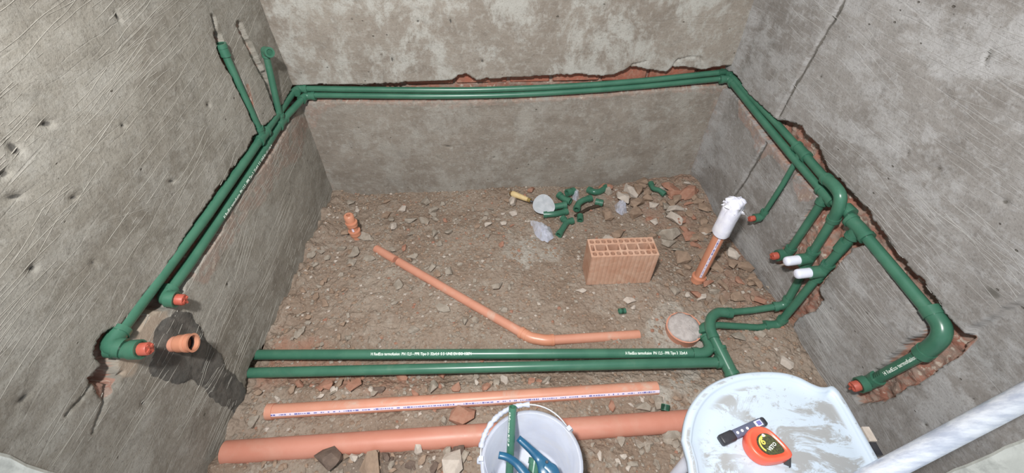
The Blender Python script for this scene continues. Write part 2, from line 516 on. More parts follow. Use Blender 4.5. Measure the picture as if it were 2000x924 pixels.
def arc_path(pts, rad, seg=8):
    """polyline with rounded corners"""
    pts = [Vector(p) for p in pts]
    out = [pts[0]]
    for i in range(1, len(pts) - 1):
        a, p, b = pts[i - 1], pts[i], pts[i + 1]
        d1 = (a - p); d2 = (b - p)
        l = min(rad, d1.length * 0.48, d2.length * 0.48)
        q0 = p + d1.normalized() * l; q1 = p + d2.normalized() * l
        for k in range(seg + 1):
            t = k / seg
            out.append(q0 * (1 - t) ** 2 + p * 2 * t * (1 - t) + q1 * t * t)
    out.append(pts[-1])
    return out

def smooth_path(pts, sub=6):
    """catmull-rom through the points"""
    pts = [Vector(p) for p in pts]
    if len(pts) < 3: return pts
    ex = [pts[0] * 2 - pts[1]] + pts + [pts[-1] * 2 - pts[-2]]
    out = []
    for i in range(1, len(ex) - 2):
        p0, p1, p2, p3 = ex[i - 1], ex[i], ex[i + 1], ex[i + 2]
        for k in range(sub):
            t = k / sub
            out.append(0.5 * ((2 * p1) + (p2 - p0) * t + (2 * p0 - 5 * p1 + 4 * p2 - p3) * t * t + (3 * p1 - p0 - 3 * p2 + p3) * t ** 3))
    out.append(pts[-1])
    return out

def elbow_mb(a, p, b, r, la=0.035, lb=0.035, fat=1.30, bend=0.03):
    a, p, b = Vector(a), Vector(p), Vector(b)
    d1 = (a - p).normalized(); d2 = (b - p).normalized()
    mb = MB()
    mb.tube(arc_path([p + d1 * la, p, p + d2 * lb], bend, 8), r * fat, 18)
    for d, l in ((d1, la), (d2, lb)):
        mb.tube([p + d * (l - 0.012), p + d * (l + 0.001)], r * (fat + 0.17), 18)
    return mb

def tee_mb(a, p, b, c, r, l=0.030, lc=0.034, fat=1.30, rc=None):
    a, p, b, c = Vector(a), Vector(p), Vector(b), Vector(c)
    d1 = (a - p).normalized(); d2 = (b - p).normalized(); d3 = (c - p).normalized()
    rc = rc or r
    mb = MB()
    mb.tube([p + d1 * l, p, p + d2 * l], r * fat, 18)
    mb.tube([p, p + d3 * lc], rc * fat, 18)
    for d, ll, q in ((d1, l, r), (d2, l, r), (d3, lc, rc)):
        mb.tube([p + d * (ll - 0.010), p + d * (ll + 0.001)], q * (fat + 0.17), 18)
    return mb

def collar_mb(p, d, r, l=0.02, fat=1.25):
    mb = MB(); p = Vector(p); d = Vector(d).normalized()
    mb.tube([p - d * l / 2, p + d * l / 2], r * fat, 18)
    return mb

FONT_CACHE = {}
def text_mesh(body):
    if body in FONT_CACHE: return FONT_CACHE[body]
    cu = bpy.data.curves.new('tmp_text', 'FONT'); cu.body = body; cu.size = 1.0; cu.offset = 0.018
    cu.resolution_u = 2
    ob = bpy.data.objects.new('tmp_text', cu); COL.objects.link(ob)
    dg = bpy.context.evaluated_depsgraph_get(); dg.update()
    me = bpy.data.meshes.new_from_object(ob.evaluated_get(dg))
    bm = bmesh.new(); bm.from_mesh(me)
    bmesh.ops.triangulate(bm, faces=bm.faces)
    vs = [v.co.copy() for v in bm.verts]; fs = [tuple(v.index for v in f.verts) for f in bm.faces]
    bm.free(); bpy.data.objects.remove(ob); bpy.data.curves.remove(cu); bpy.data.meshes.remove(me)
    FONT_CACHE[body] = (vs, fs)
    return vs, fs

def text_on_pipe(p0, axis, facing, r, body, size, stretch=1.0, flip=False):
    """letters bent round a pipe; p0 on the axis where the text starts"""
    vs, fs = text_mesh(body)
    a = Vector(axis).normalized(); n = Vector(facing); n = (n - a * n.dot(a)).normalized()
    t = n.cross(a)
    mb = MB(); out = []
    for v in vs:
        ang = (v.y - 0.33) * size / r
        out.append(Vector(p0) + a * (v.x * size * stretch) + (n * math.cos(ang) + t * math.sin(ang)) * (r + 0.0006))
    mb.add(out, fs, False)
    return mb

def text_flat(origin, ax, ay, nrm, body, size, lift=0.0005):
    vs, fs = text_mesh(body)
    mb = MB()
    mb.add([Vector(origin) + ax * (v.x * size) + ay * (v.y * size) + nrm * lift for v in vs], fs, False)
    return mb

# ------------------------------------------------------------------ setting: walls
def wall_grid(name, wall, s0, s1, z0, z1, cell, depth_fn, mask_fn, mat):
    ss = np.arange(s0, s1 + cell, cell)
    zz = np.concatenate([np.arange(z0, z1, cell), np.linspace(z1, 2.35, 14)])
    Sg, Zg = np.meshgrid(ss, zz)
    D = depth_fn(Sg, Zg)
    X = wall.a.x + wall.d.x * Sg - wall.n.x * D
    Y = wall.a.y + wall.d.y * Sg - wall.n.y * D
    ny, nx = Sg.shape
    co = np.stack([X, Y, Zg], -1).reshape(-1, 3)
    me = bpy.data.meshes.new(name)
    grid_faces(me, co, nx, ny, flip=(wall is not WL and False))
    msk = mask_fn(Sg, Zg, D)
    at = me.attributes.new('mask', 'FLOAT_COLOR', 'POINT')
    at.data.foreach_set('color', np.concatenate([msk.reshape(-1, 3), np.ones((nx * ny, 1))], 1).astype(np.float32).ravel())
    me.materials.append(M[mat])
    o = bpy.data.objects.new(name, me); COL.objects.link(o)
    o['kind'] = 'structure'
    ORG[o] = Vector((0, 0, 0))
    return o

def grid_faces(me, co, nx, ny, flip=False):
    n = nx * ny
    idx = np.arange(n).reshape(ny, nx)
    q = np.stack([idx[:-1, :-1], idx[:-1, 1:], idx[1:, 1:], idx[1:, :-1]], -1).reshape(-1, 4)
    if flip: q = q[:, ::-1]
    me.vertices.add(n); me.vertices.foreach_set('co', co.astype(np.float32).ravel())
    nf = len(q)
    me.loops.add(nf * 4); me.loops.foreach_set('vertex_index', q.astype(np.int32).ravel())
    me.polygons.add(nf); me.polygons.foreach_set('loop_start', (np.arange(nf) * 4).astype(np.int32))
    me.update(calc_edges=True); me.validate()
    me.polygons.foreach_set('use_smooth', np.ones(nf, bool))

def px(wall, pts): return [wall.st(*p) for p in pts]

CELL = 0.0048
def pits(S, Z, lst):
    v = np.zeros(S.shape)
    for (a, b, rx, rz, an) in lst:
        u = (S - a) * math.cos(an) + (Z - b) * math.sin(an); w = -(S - a) * math.sin(an) + (Z - b) * math.cos(an)
        v = np.maximum(v, np.exp(-(u / rx) ** 2 - (w / rz) ** 2))
    return v
def pitlist(wall, lst): return [wall.st(q[0], q[1]) + tuple(q[2:]) for q in lst]
PL = pitlist(WL, [(231, 32, .006, .012, .2), (92, 242, .014, .007, .3), (10, 340, .012, .007, 0), (32, 384, .018, .006, .4), (30, 290, .010, .016, .1), (66, 524, .010, .007, 0),
                  (50, 778, .014, .006, .2), (408, 205, .008, .006, 0), (146, 386, .010, .005, .3), (338, 354, .012, .005, .5), (445, 555, .008, .006, 0), (282, 788, .007, .010, 0), (240, 245, .006, .005, 0), (185, 512, .006, .004, 0)])
PB = pitlist(WB, [(880, 42, .006, .014, .2), (942, 120, .007, .008, 0), (816, 42, .008, .006, 0), (766, 116, .006, .012, 0), (875, 286, .022, .004, -.2), (906, 285, .004, .004, 0), (965, 308, .006, .005, 0), (1010, 330, .006, .004, 0), (1300, 290, .006, .004, 0), (700, 250, .005, .004, 0)])
PR = pitlist(WR, [(1925, 112, .005, .018, .3), (1830, 330, .007, .005, 0), (1770, 300, .005, .004, 0), (1600, 150, .006, .006, 0), (1960, 395, .008, .006, 0), (1808, 830, .006, .006, 0), (1895, 780, .005, .004, 0), (1600, 668, .006, .004, 0)])
# ---- left wall
LCH = px(WL, [(580, 158), (564, 186), (551, 206), (540, 226), (527, 240), (512, 254), (497, 268), (490, 284), (481, 301), (470, 313),
              (446, 341), (442, 353), (428, 366), (408, 400), (378, 446), (345, 498), (318, 543), (300, 563), (276, 588), (253, 616), (236, 640),
              (212, 648), (196, 664), (190, 688), (202, 708), (190, 724), (176, 742), (196, 752), (222, 738), (232, 704), (246, 676),
              (264, 650), (292, 612), (306, 606), (330, 600), (352, 574), (380, 532), (404, 494), (428, 458), (440, 436), (462, 400),
              (478, 372), (500, 342), (518, 318), (540, 282), (560, 246), (578, 212), (598, 194)])
LR1 = px(WL, [(514, 268), (486, 205), (452, 132), (438, 100), (428, 72)])
LR2 = px(WL, [(548, 226), (522, 160), (492, 96), (480, 72), (470, 50)])
LR1b = px(WL, [(428, 72), (424, 58), (418, 34)])
LBR = px(WL, [(194, 722), (228, 734), (240, 726), (226, 756), (208, 778), (192, 768), (186, 742)])
LMO = px(WL, [(300, 604), (330, 606), (318, 640), (270, 716), (240, 740), (226, 712), (246, 676), (272, 640)])
LWET = px(WL, [(318, 628), (345, 604), (376, 616), (388, 640), (400, 668), (430, 690), (440, 720), (470, 742), (488, 790), (474, 838), (458, 832),
               (455, 800), (430, 796), (405, 765), (370, 745), (340, 752), (300, 736), (288, 704), (300, 670), (308, 645)])
LPINK = px(WL, [(380, 540), (430, 458), (470, 392), (540, 284), (575, 225), (600, 240), (590, 300), (545, 330), (520, 380), (480, 420), (440, 480), (400, 545)])
LH1 = px(WL, [(552, 646), (524, 668), (502, 692), (488, 716), (482, 745), (484, 772), (500, 796), (560, 770), (580, 690)])
LH2 = px(WL, [(496, 800), (472, 828), (456, 860), (444, 900), (446, 946), (500, 966), (530, 860)])
LCR1 = px(WL, [(186, 738), (168, 770), (130, 812)])
LCR2 = px(WL, [(216, 744), (208, 780), (182, 846)])
def left_depth(S, Z):
    j = fbm(S, Z, 34, 3, 3) * 0.022 + fbm(S, Z, 120, 2, 9) * 0.009
    d = -fbm(S, Z, 3.5, 3, 21) * 0.010 - fbm(S, Z, 16, 3, 5) * 0.004
    ch = sstep(0.003, -0.003, sd_poly(S, Z, LCH) + j * 0.8)
    rough = fbm(S, Z, 60, 3, 44)
    d = d + ch * (0.046 + rough * 0.012)
    r1 = sstep(0.003, -0.003, sd_line(S, Z, LR1) - 0.019 + j * 0.7) * (1 - ch)
    d = d + r1 * (0.034 + rough * 0.01)
    r2 = sstep(0.003, -0.003, sd_line(S, Z, LR2) - 0.016 + j) * (1 - ch) * (1 - r1)
    d = d + r2 * (0.015 + rough * 0.012)
    r3 = sstep(0.002, -0.002, sd_line(S, Z, LR1b) - 0.006 + j * 0.5)
    d = d + r3 * 0.012
    br = sstep(0.006, -0.006, sd_poly(S, Z, LBR) + j) * (1 - ch)
    d = d + br * (0.006 + rough * 0.008)
    for cr in (LCR1, LCR2):
        d = d + sstep(0.0045, 0.0, sd_line(S, Z, cr) + j * 0.4) * 0.010
    for hh in (LH1, LH2):
        d = d + sstep(0.004, -0.004, sd_poly(S, Z, hh) + j) * 0.11
    wet = sstep(0.004, -0.004, sd_poly(S, Z, LWET) + j)
    d = d + pits(S, Z, PL) * 0.006
    d = d - wet * (0.003 + fbm(S, Z, 18, 3, 15) * 0.008)
    return d
def left_mask(S, Z, D):
    j = fbm(S, Z, 30, 3, 3) * 0.03
    br = np.maximum(sstep(0.005, -0.005, sd_poly(S, Z, LBR) + j), sstep(0.05, 0.0, sd_poly(S, Z, LPINK) + j) * 0.42)
    br = np.maximum(br, sstep(0.012, 0.022, D) * 0.75)
    br = np.maximum(br, sstep(0.02, 0.0, sd_line(S, Z, px(WL, [(484, 168), (494, 206)]))) * 0.8)
    mo = sstep(0.006, -0.006, sd_poly(S, Z, LMO) + j)
    wet = sstep(0.005, -0.005, sd_poly(S, Z, LWET) + j * 0.8)
    return np.stack([br, mo * (1 - wet), np.maximum(wet, pits(S, Z, PL) * 0.75)], -1)
wall_left = wall_grid('wall_left', WL, -0.09, 1.62, -0.14, 1.28, CELL, left_depth, left_mask, 'wall_left')

# ---- back wall
BCH = px(WB, [(560, 170), (600, 167), (700, 166), (800, 161), (862, 161), (884, 158), (896, 148), (912, 146), (930, 159), (950, 155), (1000, 152), (1065, 149),
              (1130, 145), (1165, 149), (1200, 147), (1216, 140), (1230, 131), (1255, 134), (1300, 142), (1313, 132), (1335, 130), (1370, 137),
              (1396, 132), (1440, 128), (1440, 166), (1420, 166), (1300, 174), (1150, 187), (1000, 195), (850, 198), (700, 198), (590, 198), (560, 200)])
BCR1 = px(WB, [(1222, 138), (1236, 126), (1262, 119)])
BCR2 = px(WB, [(1312, 134), (1322, 118), (1345, 111), (1368, 112), (1372, 120)])
BPK = px(WB, [(590, 196), (1420, 166), (1425, 190), (1330, 182), (1180, 192), (1000, 205), (860, 214), (760, 206), (640, 210), (610, 260), (600, 240)])
def back_depth(S, Z):
    j = fbm(S, Z, 30, 3, 103) * 0.014 + fbm(S, Z, 110, 2, 109) * 0.007
    d = -fbm(S, Z, 3.0, 3, 121) * 0.014 - fbm(S, Z, 14, 3, 105) * 0.004
    ch = sstep(0.003, -0.003, sd_poly(S, Z, BCH) + j * 0.6)
    d = d + ch * (0.046 + fbm(S, Z, 50, 3, 144) * 0.012)
    d = d + pits(S, Z, PB) * 0.006
    for cr in (BCR1, BCR2):
        d = d + sstep(0.004, 0.0, sd_line(S, Z, cr) + j * 0.4) * 0.010
    return d
def back_mask(S, Z, D):
    j = fbm(S, Z, 24, 3, 104) * 0.03
    br = np.maximum(sstep(0.012, 0.022, D) * 0.8, sstep(0.012, -0.01, sd_poly(S, Z, BPK) + j) * 0.40)
    cor = sstep(0.10, 0.0, 1.855 - S + fbm(S, Z, 9, 3, 77) * 0.1) * sstep(0.62, 0.50, Z) * 0.36
    br = np.maximum(br, cor)
    br = np.maximum(br, sstep(0.05, 0.0, S + fbm(S, Z, 9, 3, 78) * 0.06) * sstep(0.62, 0.5, Z) * 0.34)
    return np.stack([br, br * 0, pits(S, Z, PB) * 0.8], -1)
wall_back = wall_grid('wall_back', WB, -0.09, 1.95, -0.14, 1.1, CELL, back_depth, back_mask, 'wall_back')

# ---- right wall
RCH = px(WR, [(1405, 128), (1430, 140), (1455, 176), (1480, 204), (1517, 234), (1540, 238), (1565, 246), (1573, 265), (1595, 285), (1610, 323), (1645, 360),
              (1695, 414), (1710, 440), (1752, 496), (1800, 552), (1841, 612), (1868, 640), (1884, 660), (1858, 690), (1830, 722), (1792, 746), (1722, 786), (1676, 790), (1664, 764),
              (1702, 734), (1740, 700), (1762, 672), (1796, 650), (1808, 634), (1762, 572), (1722, 516), (1692, 478), (1664, 484), (1640, 510), (1612, 546), (1600, 566),
              (1606, 584), (1590, 606), (1560, 620), (1534, 660), (1500, 650), (1504, 618), (1536, 586), (1560, 556), (1570, 532), (1540, 530), (1510, 516), (1518, 492), (1552, 456), (1568, 422), (1598, 386),
              (1584, 372), (1552, 336), (1520, 300), (1480, 248), (1450, 204), (1420, 172), (1405, 165)])
RTHIN = px(WR, [(1568, 305), (1528, 360), (1484, 428)])
RJT = px(WR, [(1650, -8), (1635, 20), (1590, 98), (1556, 160), (1520, 226)])
RJ2 = px(WR, [(1494, 282), (1466, 330), (1440, 372), (1420, 410)])
RPK = px(WR, [(1440, 190), (1490, 262), (1560, 345), (1600, 388), (1560, 400), (1540, 350), (1500, 300), (1480, 320), (1465, 260), (1440, 230)])
REDGE_S = WR.st(1888, 658)[0]
def right_depth(S, Z):
    j = fbm(S, Z, 34, 3, 203) * 0.020 + fbm(S, Z, 120, 2, 209) * 0.008
    d = -fbm(S, Z, 3.2, 3, 221) * 0.012 - fbm(S, Z, 16, 3, 205) * 0.004
    rough = fbm(S, Z, 45, 4, 244)
    sd = sd_poly(S, Z, RCH)
    ch = sstep(0.003, -0.003, sd + j * 0.8)
    low = sstep(0.42, 0.34, Z)
    d = d + ch * (0.044 - 0.012 * low + rough * 0.022)
    th = sstep(0.003, -0.003, sd_line(S, Z, RTHIN) - 0.013 + j * 0.6) * (1 - ch)
    d = d + th * 0.020
    for ln, w in ((RJT, 0.008), (RJ2, 0.007)):
        d = d + sstep(0.003, -0.003, sd_line(S, Z, ln) - w + j * 0.5) * 0.010 * (1 - ch)
    d = d + pits(S, Z, PR) * 0.006
    # rounded corner where the two walls meet
    d = d - sstep(0.07, -0.01, S) * 0.012 * (1 - ch)
    st = sstep(-0.003, 0.003, S - REDGE_S - 0.012 * fbm(S * 0.3, Z, 9, 3, 261) * 4 + j * 0.6) * sstep(0.36, 0.47, Z)
    d = d + st * 0.020 * (1 - ch)
    return d
def right_mask(S, Z, D):
    j = fbm(S, Z, 24, 3, 204) * 0.03
    br = np.maximum(sstep(0.012, 0.022, D + 0.004) * 0.80 * sstep(0.016, 0.004, sd_poly(S, Z, RCH)), sstep(0.012, -0.01, sd_poly(S, Z, RPK) + j) * 0.45)
    br = np.maximum(br, sstep(0.06, 0.0, S + fbm(S, Z, 9, 3, 277) * 0.06) * sstep(0.62, 0.5, Z) * 0.36)
    br = br * (1 - 0.0 * S)
    jt = np.maximum(sstep(0.010, 0.004, sd_line(S, Z, RJT)), sstep(0.010, 0.004, sd_line(S, Z, RJ2)))
    stn = pits(S, Z, [WR.st(1940, 572) + (0.035, 0.018, 0.2)]) * 0.55
    return np.stack([br * (1 - jt), br * 0, np.maximum.reduce([jt * 0.6, pits(S, Z, PR) * 0.7, stn])], -1)
wall_right = wall_grid('wall_right', WR, -0.09, 1.56, -0.14, 1.25, CELL, right_depth, right_mask, 'wall_right')

def scratches(parent, wall, depth_fn, clusters, mat, seed, srange, zrange):
    rg = random.Random(seed); V = []; Fc = []
    strokes = []
    for (s_, z_, ang, cnt, ln, gap, curv) in clusters:
        for k in range(cnt):
            a = ang + rg.uniform(-0.05, 0.05)
            o = (k - cnt / 2) * gap + rg.uniform(-0.4, 0.4) * gap
            l = ln * rg.uniform(0.45, 1.15); sh = rg.uniform(-0.3, 0.3) * ln
            cs, sn = math.cos(a), math.sin(a)
            m = 16; w = rg.uniform(0.0004, 0.0011)
            pts = []
            for i in range(m + 1):
                f = (i / m - 0.5) * l + sh
                q = o + curv * f * f + 0.0012 * math.sin(f * 40 + k)
                pts.append((s_ + cs * f - sn * q, z_ + sn * f + cs * q, w * (0.35 + 0.65 * math.sin(PI * i / m)) * rg.uniform(0.6, 1.3)))
            strokes.append((pts, -sn, cs))
    allp = np.array([(p[0], p[1]) for st in strokes for p in st[0]])
    e = 0.0015
    D = depth_fn(allp[:, 0], allp[:, 1]); k = 0
    for pts, nx, nz in strokes:
        prev = None
        skip = rg.random() < 0.35; cut = rg.randint(3, 13)
        for i, (a, b, w) in enumerate(pts):
            d = D[k]; k += 1
            ok = d < 0.008 and srange[0] < a < srange[1] and zrange[0] < b < zrange[1] and not (skip and abs(i - cut) < 2)
            if not ok: prev = None; continue
            base = len(V)
            V.append(wall.pos(a - nx * w, b - nz * w, d + 0.0004)); V.append(wall.pos(a, b, d - 0.0007)); V.append(wall.pos(a + nx * w, b + nz * w, d + 0.0006))
            if prev is not None:
                Fc.append((prev, prev + 1, base + 1, base)); Fc.append((prev + 1, prev + 2, base + 2, base + 1))
            prev = base
    me = mesh_from('scratch_ridges', V, Fc); me.materials.append(M[mat])
    o = bpy.data.objects.new('scratch_ridges', me); COL.objects.link(o); o.parent = parent; o['kind'] = 'stuff'
M['ridge_left'] = simple('plaster_ridge_left', (150, 145, 136), 0.95, (164, 160, 151), 8, 0.1)
M['ridge_right'] = simple('plaster_ridge_right', (152, 149, 145), 0.95, (170, 168, 164), 8, 0.1)
def clusters(n, seed, srange, zrange, ang, spread, lens, gaps):
    rg = random.Random(seed)
    return [(rg.uniform(*srange), rg.uniform(*zrange), ang + rg.gauss(0, spread), rg.randint(2, 6), rg.uniform(*lens), rg.uniform(*gaps), rg.uniform(-0.15, 0.15)) for _ in range(n)]
scratches(wall_left, WL, left_depth, clusters(70, 1, (0.1, 1.45), (0.5, 1.2), -0.15, 0.07, (0.12, 0.34), (0.014, 0.036))
          + clusters(44, 2, (0.1, 1.4), (0.02, 0.5), -0.10, 0.08, (0.08, 0.24), (0.008, 0.02))
          + [(0.62, 0.86, 0.75, 2, 0.26, 0.05, 0.1), (0.86, 0.72, 0.5, 2, 0.24, 0.04, 0.1), (0.95, 0.95, 0.9, 1, 0.2, 0.03, 0)], 'ridge_left', 11, (0.0, 1.42), (0.0, 1.27))
scratches(wall_right, WR, right_depth, clusters(64, 3, (0.12, 1.3), (0.5, 1.2), -0.07, 0.09, (0.12, 0.36), (0.016, 0.040))
          + clusters(36, 4, (0.35, 1.12), (0.02, 0.48), -0.02, 0.06, (0.12, 0.34), (0.008, 0.022))
          + clusters(5, 5, (0.2, 1.2), (0.6, 1.1), 0.9, 0.1, (0.1, 0.2), (0.02, 0.05)), 'ridge_right', 12, (0.03, 1.28), (0.0, 1.24))
scratches(wall_back, WB, back_depth, clusters(9, 6, (0.05, 0.5), (0.62, 0.95), 0.06, 0.06, (0.10, 0.22), (0.012, 0.03))
          + clusters(8, 7, (0.4, 1.7), (0.62, 0.95), 0.0, 0.5, (0.05, 0.18), (0.01, 0.03)), 'ridge_left', 13, (0.03, 1.82), (0.0, 1.0))

# bricks showing in the back wall chase
rnd = random.Random(5)
brick_me = None
zc = WB.st(1100, 155)[1]
s = 0.46; k = 0
while s < 1.84:
    ln = 0.17 + rnd.random() * 0.05
    mb = MB()
    bm = bmesh.new(); bmesh.ops.create_cube(bm, size=1.0)
    bmesh.ops.scale(bm, vec=(ln, 0.03, 0.075), verts=bm.verts)
    bmesh.ops.bevel(bm, geom=list(bm.edges), offset=0.004, segments=1, affect='EDGES')
    rr = Matrix.Rotation(math.atan2(D_B.y, D_B.x), 4, 'Z')
    bmesh.ops.transform(bm, matrix=rr, verts=bm.verts)
    c = WB.pos(s + ln / 2, zc + 0.012 + rnd.uniform(-.004, .004), 0.048 + rnd.uniform(-.004, .004))
    me = bpy.data.meshes.new('brick'); bm.to_mesh(me); bm.free()
    me.materials.append(M['wallbrick'])
    o = bpy.data.objects.new('brick', me); COL.objects.link(o); o.parent = wall_back; o.location = c
    s += ln + 0.014; k += 1

# white jambs at both sides of the opening
def jamb(name, wall, sa, sb, out, seed):
    n = 60
    mb = MB(); rg = random.Random(seed)
    prof = []
    for i in range(n + 1):
        z = -0.05 + 2.35 * i / n
        e = sa + rg.uniform(-0.003, 0.003)
        ring = [wall.pos(e, z, -out * 0.2), wall.pos(e + 0.006, z, -out), wall.pos(sb, z, -out), wall.pos(sb, z, 0.10), wall.pos(e, z, 0.10)]
        prof.append(ring)
    mb.loops(prof, True, True, False)
    o = part(name, mb, 'jamb'); o['kind'] = 'structure'
    return o
SL = WL.st(40, 900)[0]; SR = WR.st(1930, 888)[0]
jamb('trim_1', WL, SL, SL + 0.35, 0.008, 1)
jamb('trim_2', WR, SR, SR + 0.30, 0.006, 2)

# ------------------------------------------------------------------ setting: floor
def gauss(X, Y, cx, cy, sx, sy): return np.exp(-((X - cx) / sx) ** 2 - ((Y - cy) / sy) ** 2)
def pxf(pts, z=0.0): return [tuple(on_z(a, b, z)[:2]) for a, b in pts]
BIGP = [on_z(440, 884, 0.004), on_z(1120, 838, 0.004), on_z(1345, 822, 0.004), on_z(1560, 806, 0.004)]
STRP = [on_z(530, 804, 0.004), on_z(900, 782, 0.004), on_z(1283, 758, -0.002)]
DRN = [on_z(735, 486, 0.0), on_z(778, 511, 0.006), on_z(1036, 660, 0.006), on_z(1066, 665, 0.006), on_z(1248, 654, -0.008)]
GF1 = [on_z(490, 727, 0.022), on_z(1415, 708, 0.030)]
GF2 = [on_z(500, 692, 0.024), on_z(1366, 690, 0.032)]
FRED1 = pxf([(520, 690), (560, 650), (690, 660), (640, 700), (900, 735), (780, 775), (620, 760), (500, 760)])
FRED2 = pxf([(1180, 350), (1350, 340), (1420, 440), (1470, 560), (1420, 580), (1330, 480), (1250, 430), (1180, 400)])
FRED3 = pxf([(1400, 560), (1560, 590), (1560, 650), (1420, 600)])
FCEM = pxf([(985, 470), (1050, 455), (1100, 480), (1090, 510), (1020, 520), (985, 505)])
FCEM2 = pxf([(1280, 590), (1400, 610), (1410, 700), (1350, 790), (1270, 780), (1320, 700), (1260, 660)])
def worley(X, Y, scale, seed):
    rs = np.random.RandomState(seed); tab = rs.rand(64, 64, 2)
    x = X * scale; y = Y * scale
    xi = np.floor(x).astype(int); yi = np.floor(y).astype(int)
    d1 = np.full(X.shape, 9.0)
    for a in (-1, 0, 1):
        for b in (-1, 0, 1):
            q = tab[(xi + a) % 64, (yi + b) % 64]
            d1 = np.minimum(d1, np.hypot(xi + a + q[..., 0] - x, yi + b + q[..., 1] - y))
    return d1
def floor_z(X, Y):
    z = fbm(X, Y, 5, 3, 301) * 0.022 + fbm(X, Y, 22, 3, 305) * 0.012 + fbm(X, Y, 70, 3, 309) * 0.008
    z = z + 0.055 * gauss(X, Y, 0.92, 1.72, 0.28, 0.22) + 0.035 * gauss(X, Y, 0.95, 1.25, 0.13, 0.45)
    z = z + 0.030 * gauss(X, Y, -0.9, 1.3, 0.09, 0.6) + 0.02 * gauss(X, Y, 0.1, 1.72, 0.8, 0.12) + 0.03 * gauss(X, Y, 1.05, 0.95, 0.12, 0.15)
    wx = X + fbm(X, Y, 40, 2, 371) * 0.02; wy = Y + fbm(X, Y, 40, 2, 375) * 0.02
    cl = np.clip(0.55 - worley(wx, wy, 26, 5), 0, 0.35); cl2 = np.clip(0.5 - worley(wx, wy, 55, 8), 0, 0.35)
    amt = np.clip(0.35 + 2.2 * fbm(X, Y, 3.5, 3, 381), 0, 1) * (1 - 0.85 * gauss(X, Y, 0.08, 1.08, 0.45, 0.28))
    z = z + amt * (cl * 0.024 + cl2 * 0.012)
    z = z + np.exp(-((X + 0.90) / 0.07) ** 2) * fbm(X, Y, 17, 3, 391) * 0.07
    # trodden patch in the middle
    z = z - fbm(X, Y, 22, 3, 305) * 0.008 * gauss(X, Y, 0.1, 1.1, 0.5, 0.3)
    for a, w, dd in ((GF1, 0.05, 0.020), (GF2, 0.05, 0.018)):
        z = z - dd * np.exp(-(sd_line(X, Y, [tuple(p[:2]) for p in a]) / w) ** 2)
    bp = sd_line(X, Y, [tuple(p[:2]) for p in BIGP]); sp = sd_line(X, Y, [tuple(p[:2]) for p in STRP]); dp = sd_line(X, Y, [tuple(p[:2]) for p in DRN])
    z = z * (1 - 0.6 * np.exp(-(bp / 0.05) ** 2)) - 0.012 * np.exp(-(bp / 0.055) ** 2)
    z = z * (1 - 0.6 * np.exp(-(sp / 0.04) ** 2)) - 0.012 * np.exp(-(sp / 0.04) ** 2)
    z = z * (1 - 0.7 * np.exp(-(dp / 0.03) ** 2)) - 0.004 * np.exp(-(dp / 0.03) ** 2)
    # ridges between the trenches, heap in front
    z = z + 0.024 * gauss(X, Y, -0.25, 0.43, 0.6, 0.05) + 0.014 * gauss(X, Y, 0.0, 0.655, 0.8, 0.025)
    # flat bearing under the hollow brick
    return z
BX = [-1.02, 1.26]; BY = [0.02, 1.96]
gx = np.arange(BX[0], BX[1], 0.0052); gy = np.arange(BY[0], BY[1], 0.0052)
GX, GY = np.meshgrid(gx, gy)
GZ = floor_z(GX, GY)
def fh(x, y):
    i = int(np.clip(round((x - BX[0]) / 0.0052), 0, len(gx) - 1)); j = int(np.clip(round((y - BY[0]) / 0.0052), 0, len(gy) - 1))
    return float(GZ[j, i])
def fpx(a, b):
    """pixel -> point on the floor surface"""
    z = 0.0
    for _ in range(5):
        p = on_z(a, b, z); z = fh(p.x, p.y)
    return Vector((p.x, p.y, z))
me = bpy.data.meshes.new('floor')
grid_faces(me, np.stack([GX, GY, GZ], -1).reshape(-1, 3), GX.shape[1], GX.shape[0])
jj = fbm(GX, GY, 14, 3, 331) * 0.12
red = np.maximum.reduce([sstep(0.06, -0.04, sd_poly(GX, GY, q) + jj) for q in (FRED1, FRED2, FRED3)]) * np.where(GY < 1.0, 0.62, 0.42)
cem = np.maximum.reduce([sstep(0.05, -0.03, sd_poly(GX, GY, q) + jj) for q in (FCEM, FCEM2)])
cem = cem * 0.62
drk = gauss(GX, GY, -0.42, 0.42, 0.16, 0.05) * 0.8
at = me.attributes.new('mask', 'FLOAT_COLOR', 'POINT')
at.data.foreach_set('color', np.stack([red, cem, drk, np.ones_like(red)], -1).astype(np.float32).ravel())
me.materials.append(M['floor'])
floor = bpy.data.objects.new('floor', me); COL.objects.link(floor); floor['kind'] = 'structure'

# ------------------------------------------------------------------ green pipe runs
CAMDIR = lambda p: (CAM - Vector(p)).normalized()

def section(root, pts, r, name='pipe_section', mat='green', sides=16):
    mb = MB(); mb.tube(pts, r, sides); return part(name, mb, mat, root)

def outlet(root, p, out, down, r, plug='redplug', ln=0.055):
    """threaded wall elbow looking out of the wall with a screwed-in plug"""
    p = Vector(p); out = Vector(out).normalized()
    mb = MB()
    mb.tube(arc_path([p + Vector(down) * 0.03, p, p + out * ln], 0.02, 8), r * 1.38, 18)
    mb.tube([p + out * (ln - 0.022), p + out * ln], r * 1.62, 20)
    mb.tube([p + Vector(down) * 0.02, p + Vector(down) * 0.034], r * 1.48, 18)
    part('wall_elbow', mb, 'green', root)
    mb = MB()
    a = p + out * (ln - 0.002)
    mb.tube([a, a + out * 0.019, a + out * 0.021], [r * 1.08, r * 1.08, r * 0.98], 12)
    # cross slot cast on the end of the plug
    e1 = Vector((0, 0, 1)); e2 = out.cross(e1).normalized()
    rot = Matrix((out, e2, e1)).transposed()
    mb.box(a + out * 0.022, (0.004, r * 1.7, r * 0.35), rot)
    mb.box(a + out * 0.022, (0.004, r * 0.35, r * 1.7), rot)
    part('plug', mb, plug, root, 'red plastic plug')

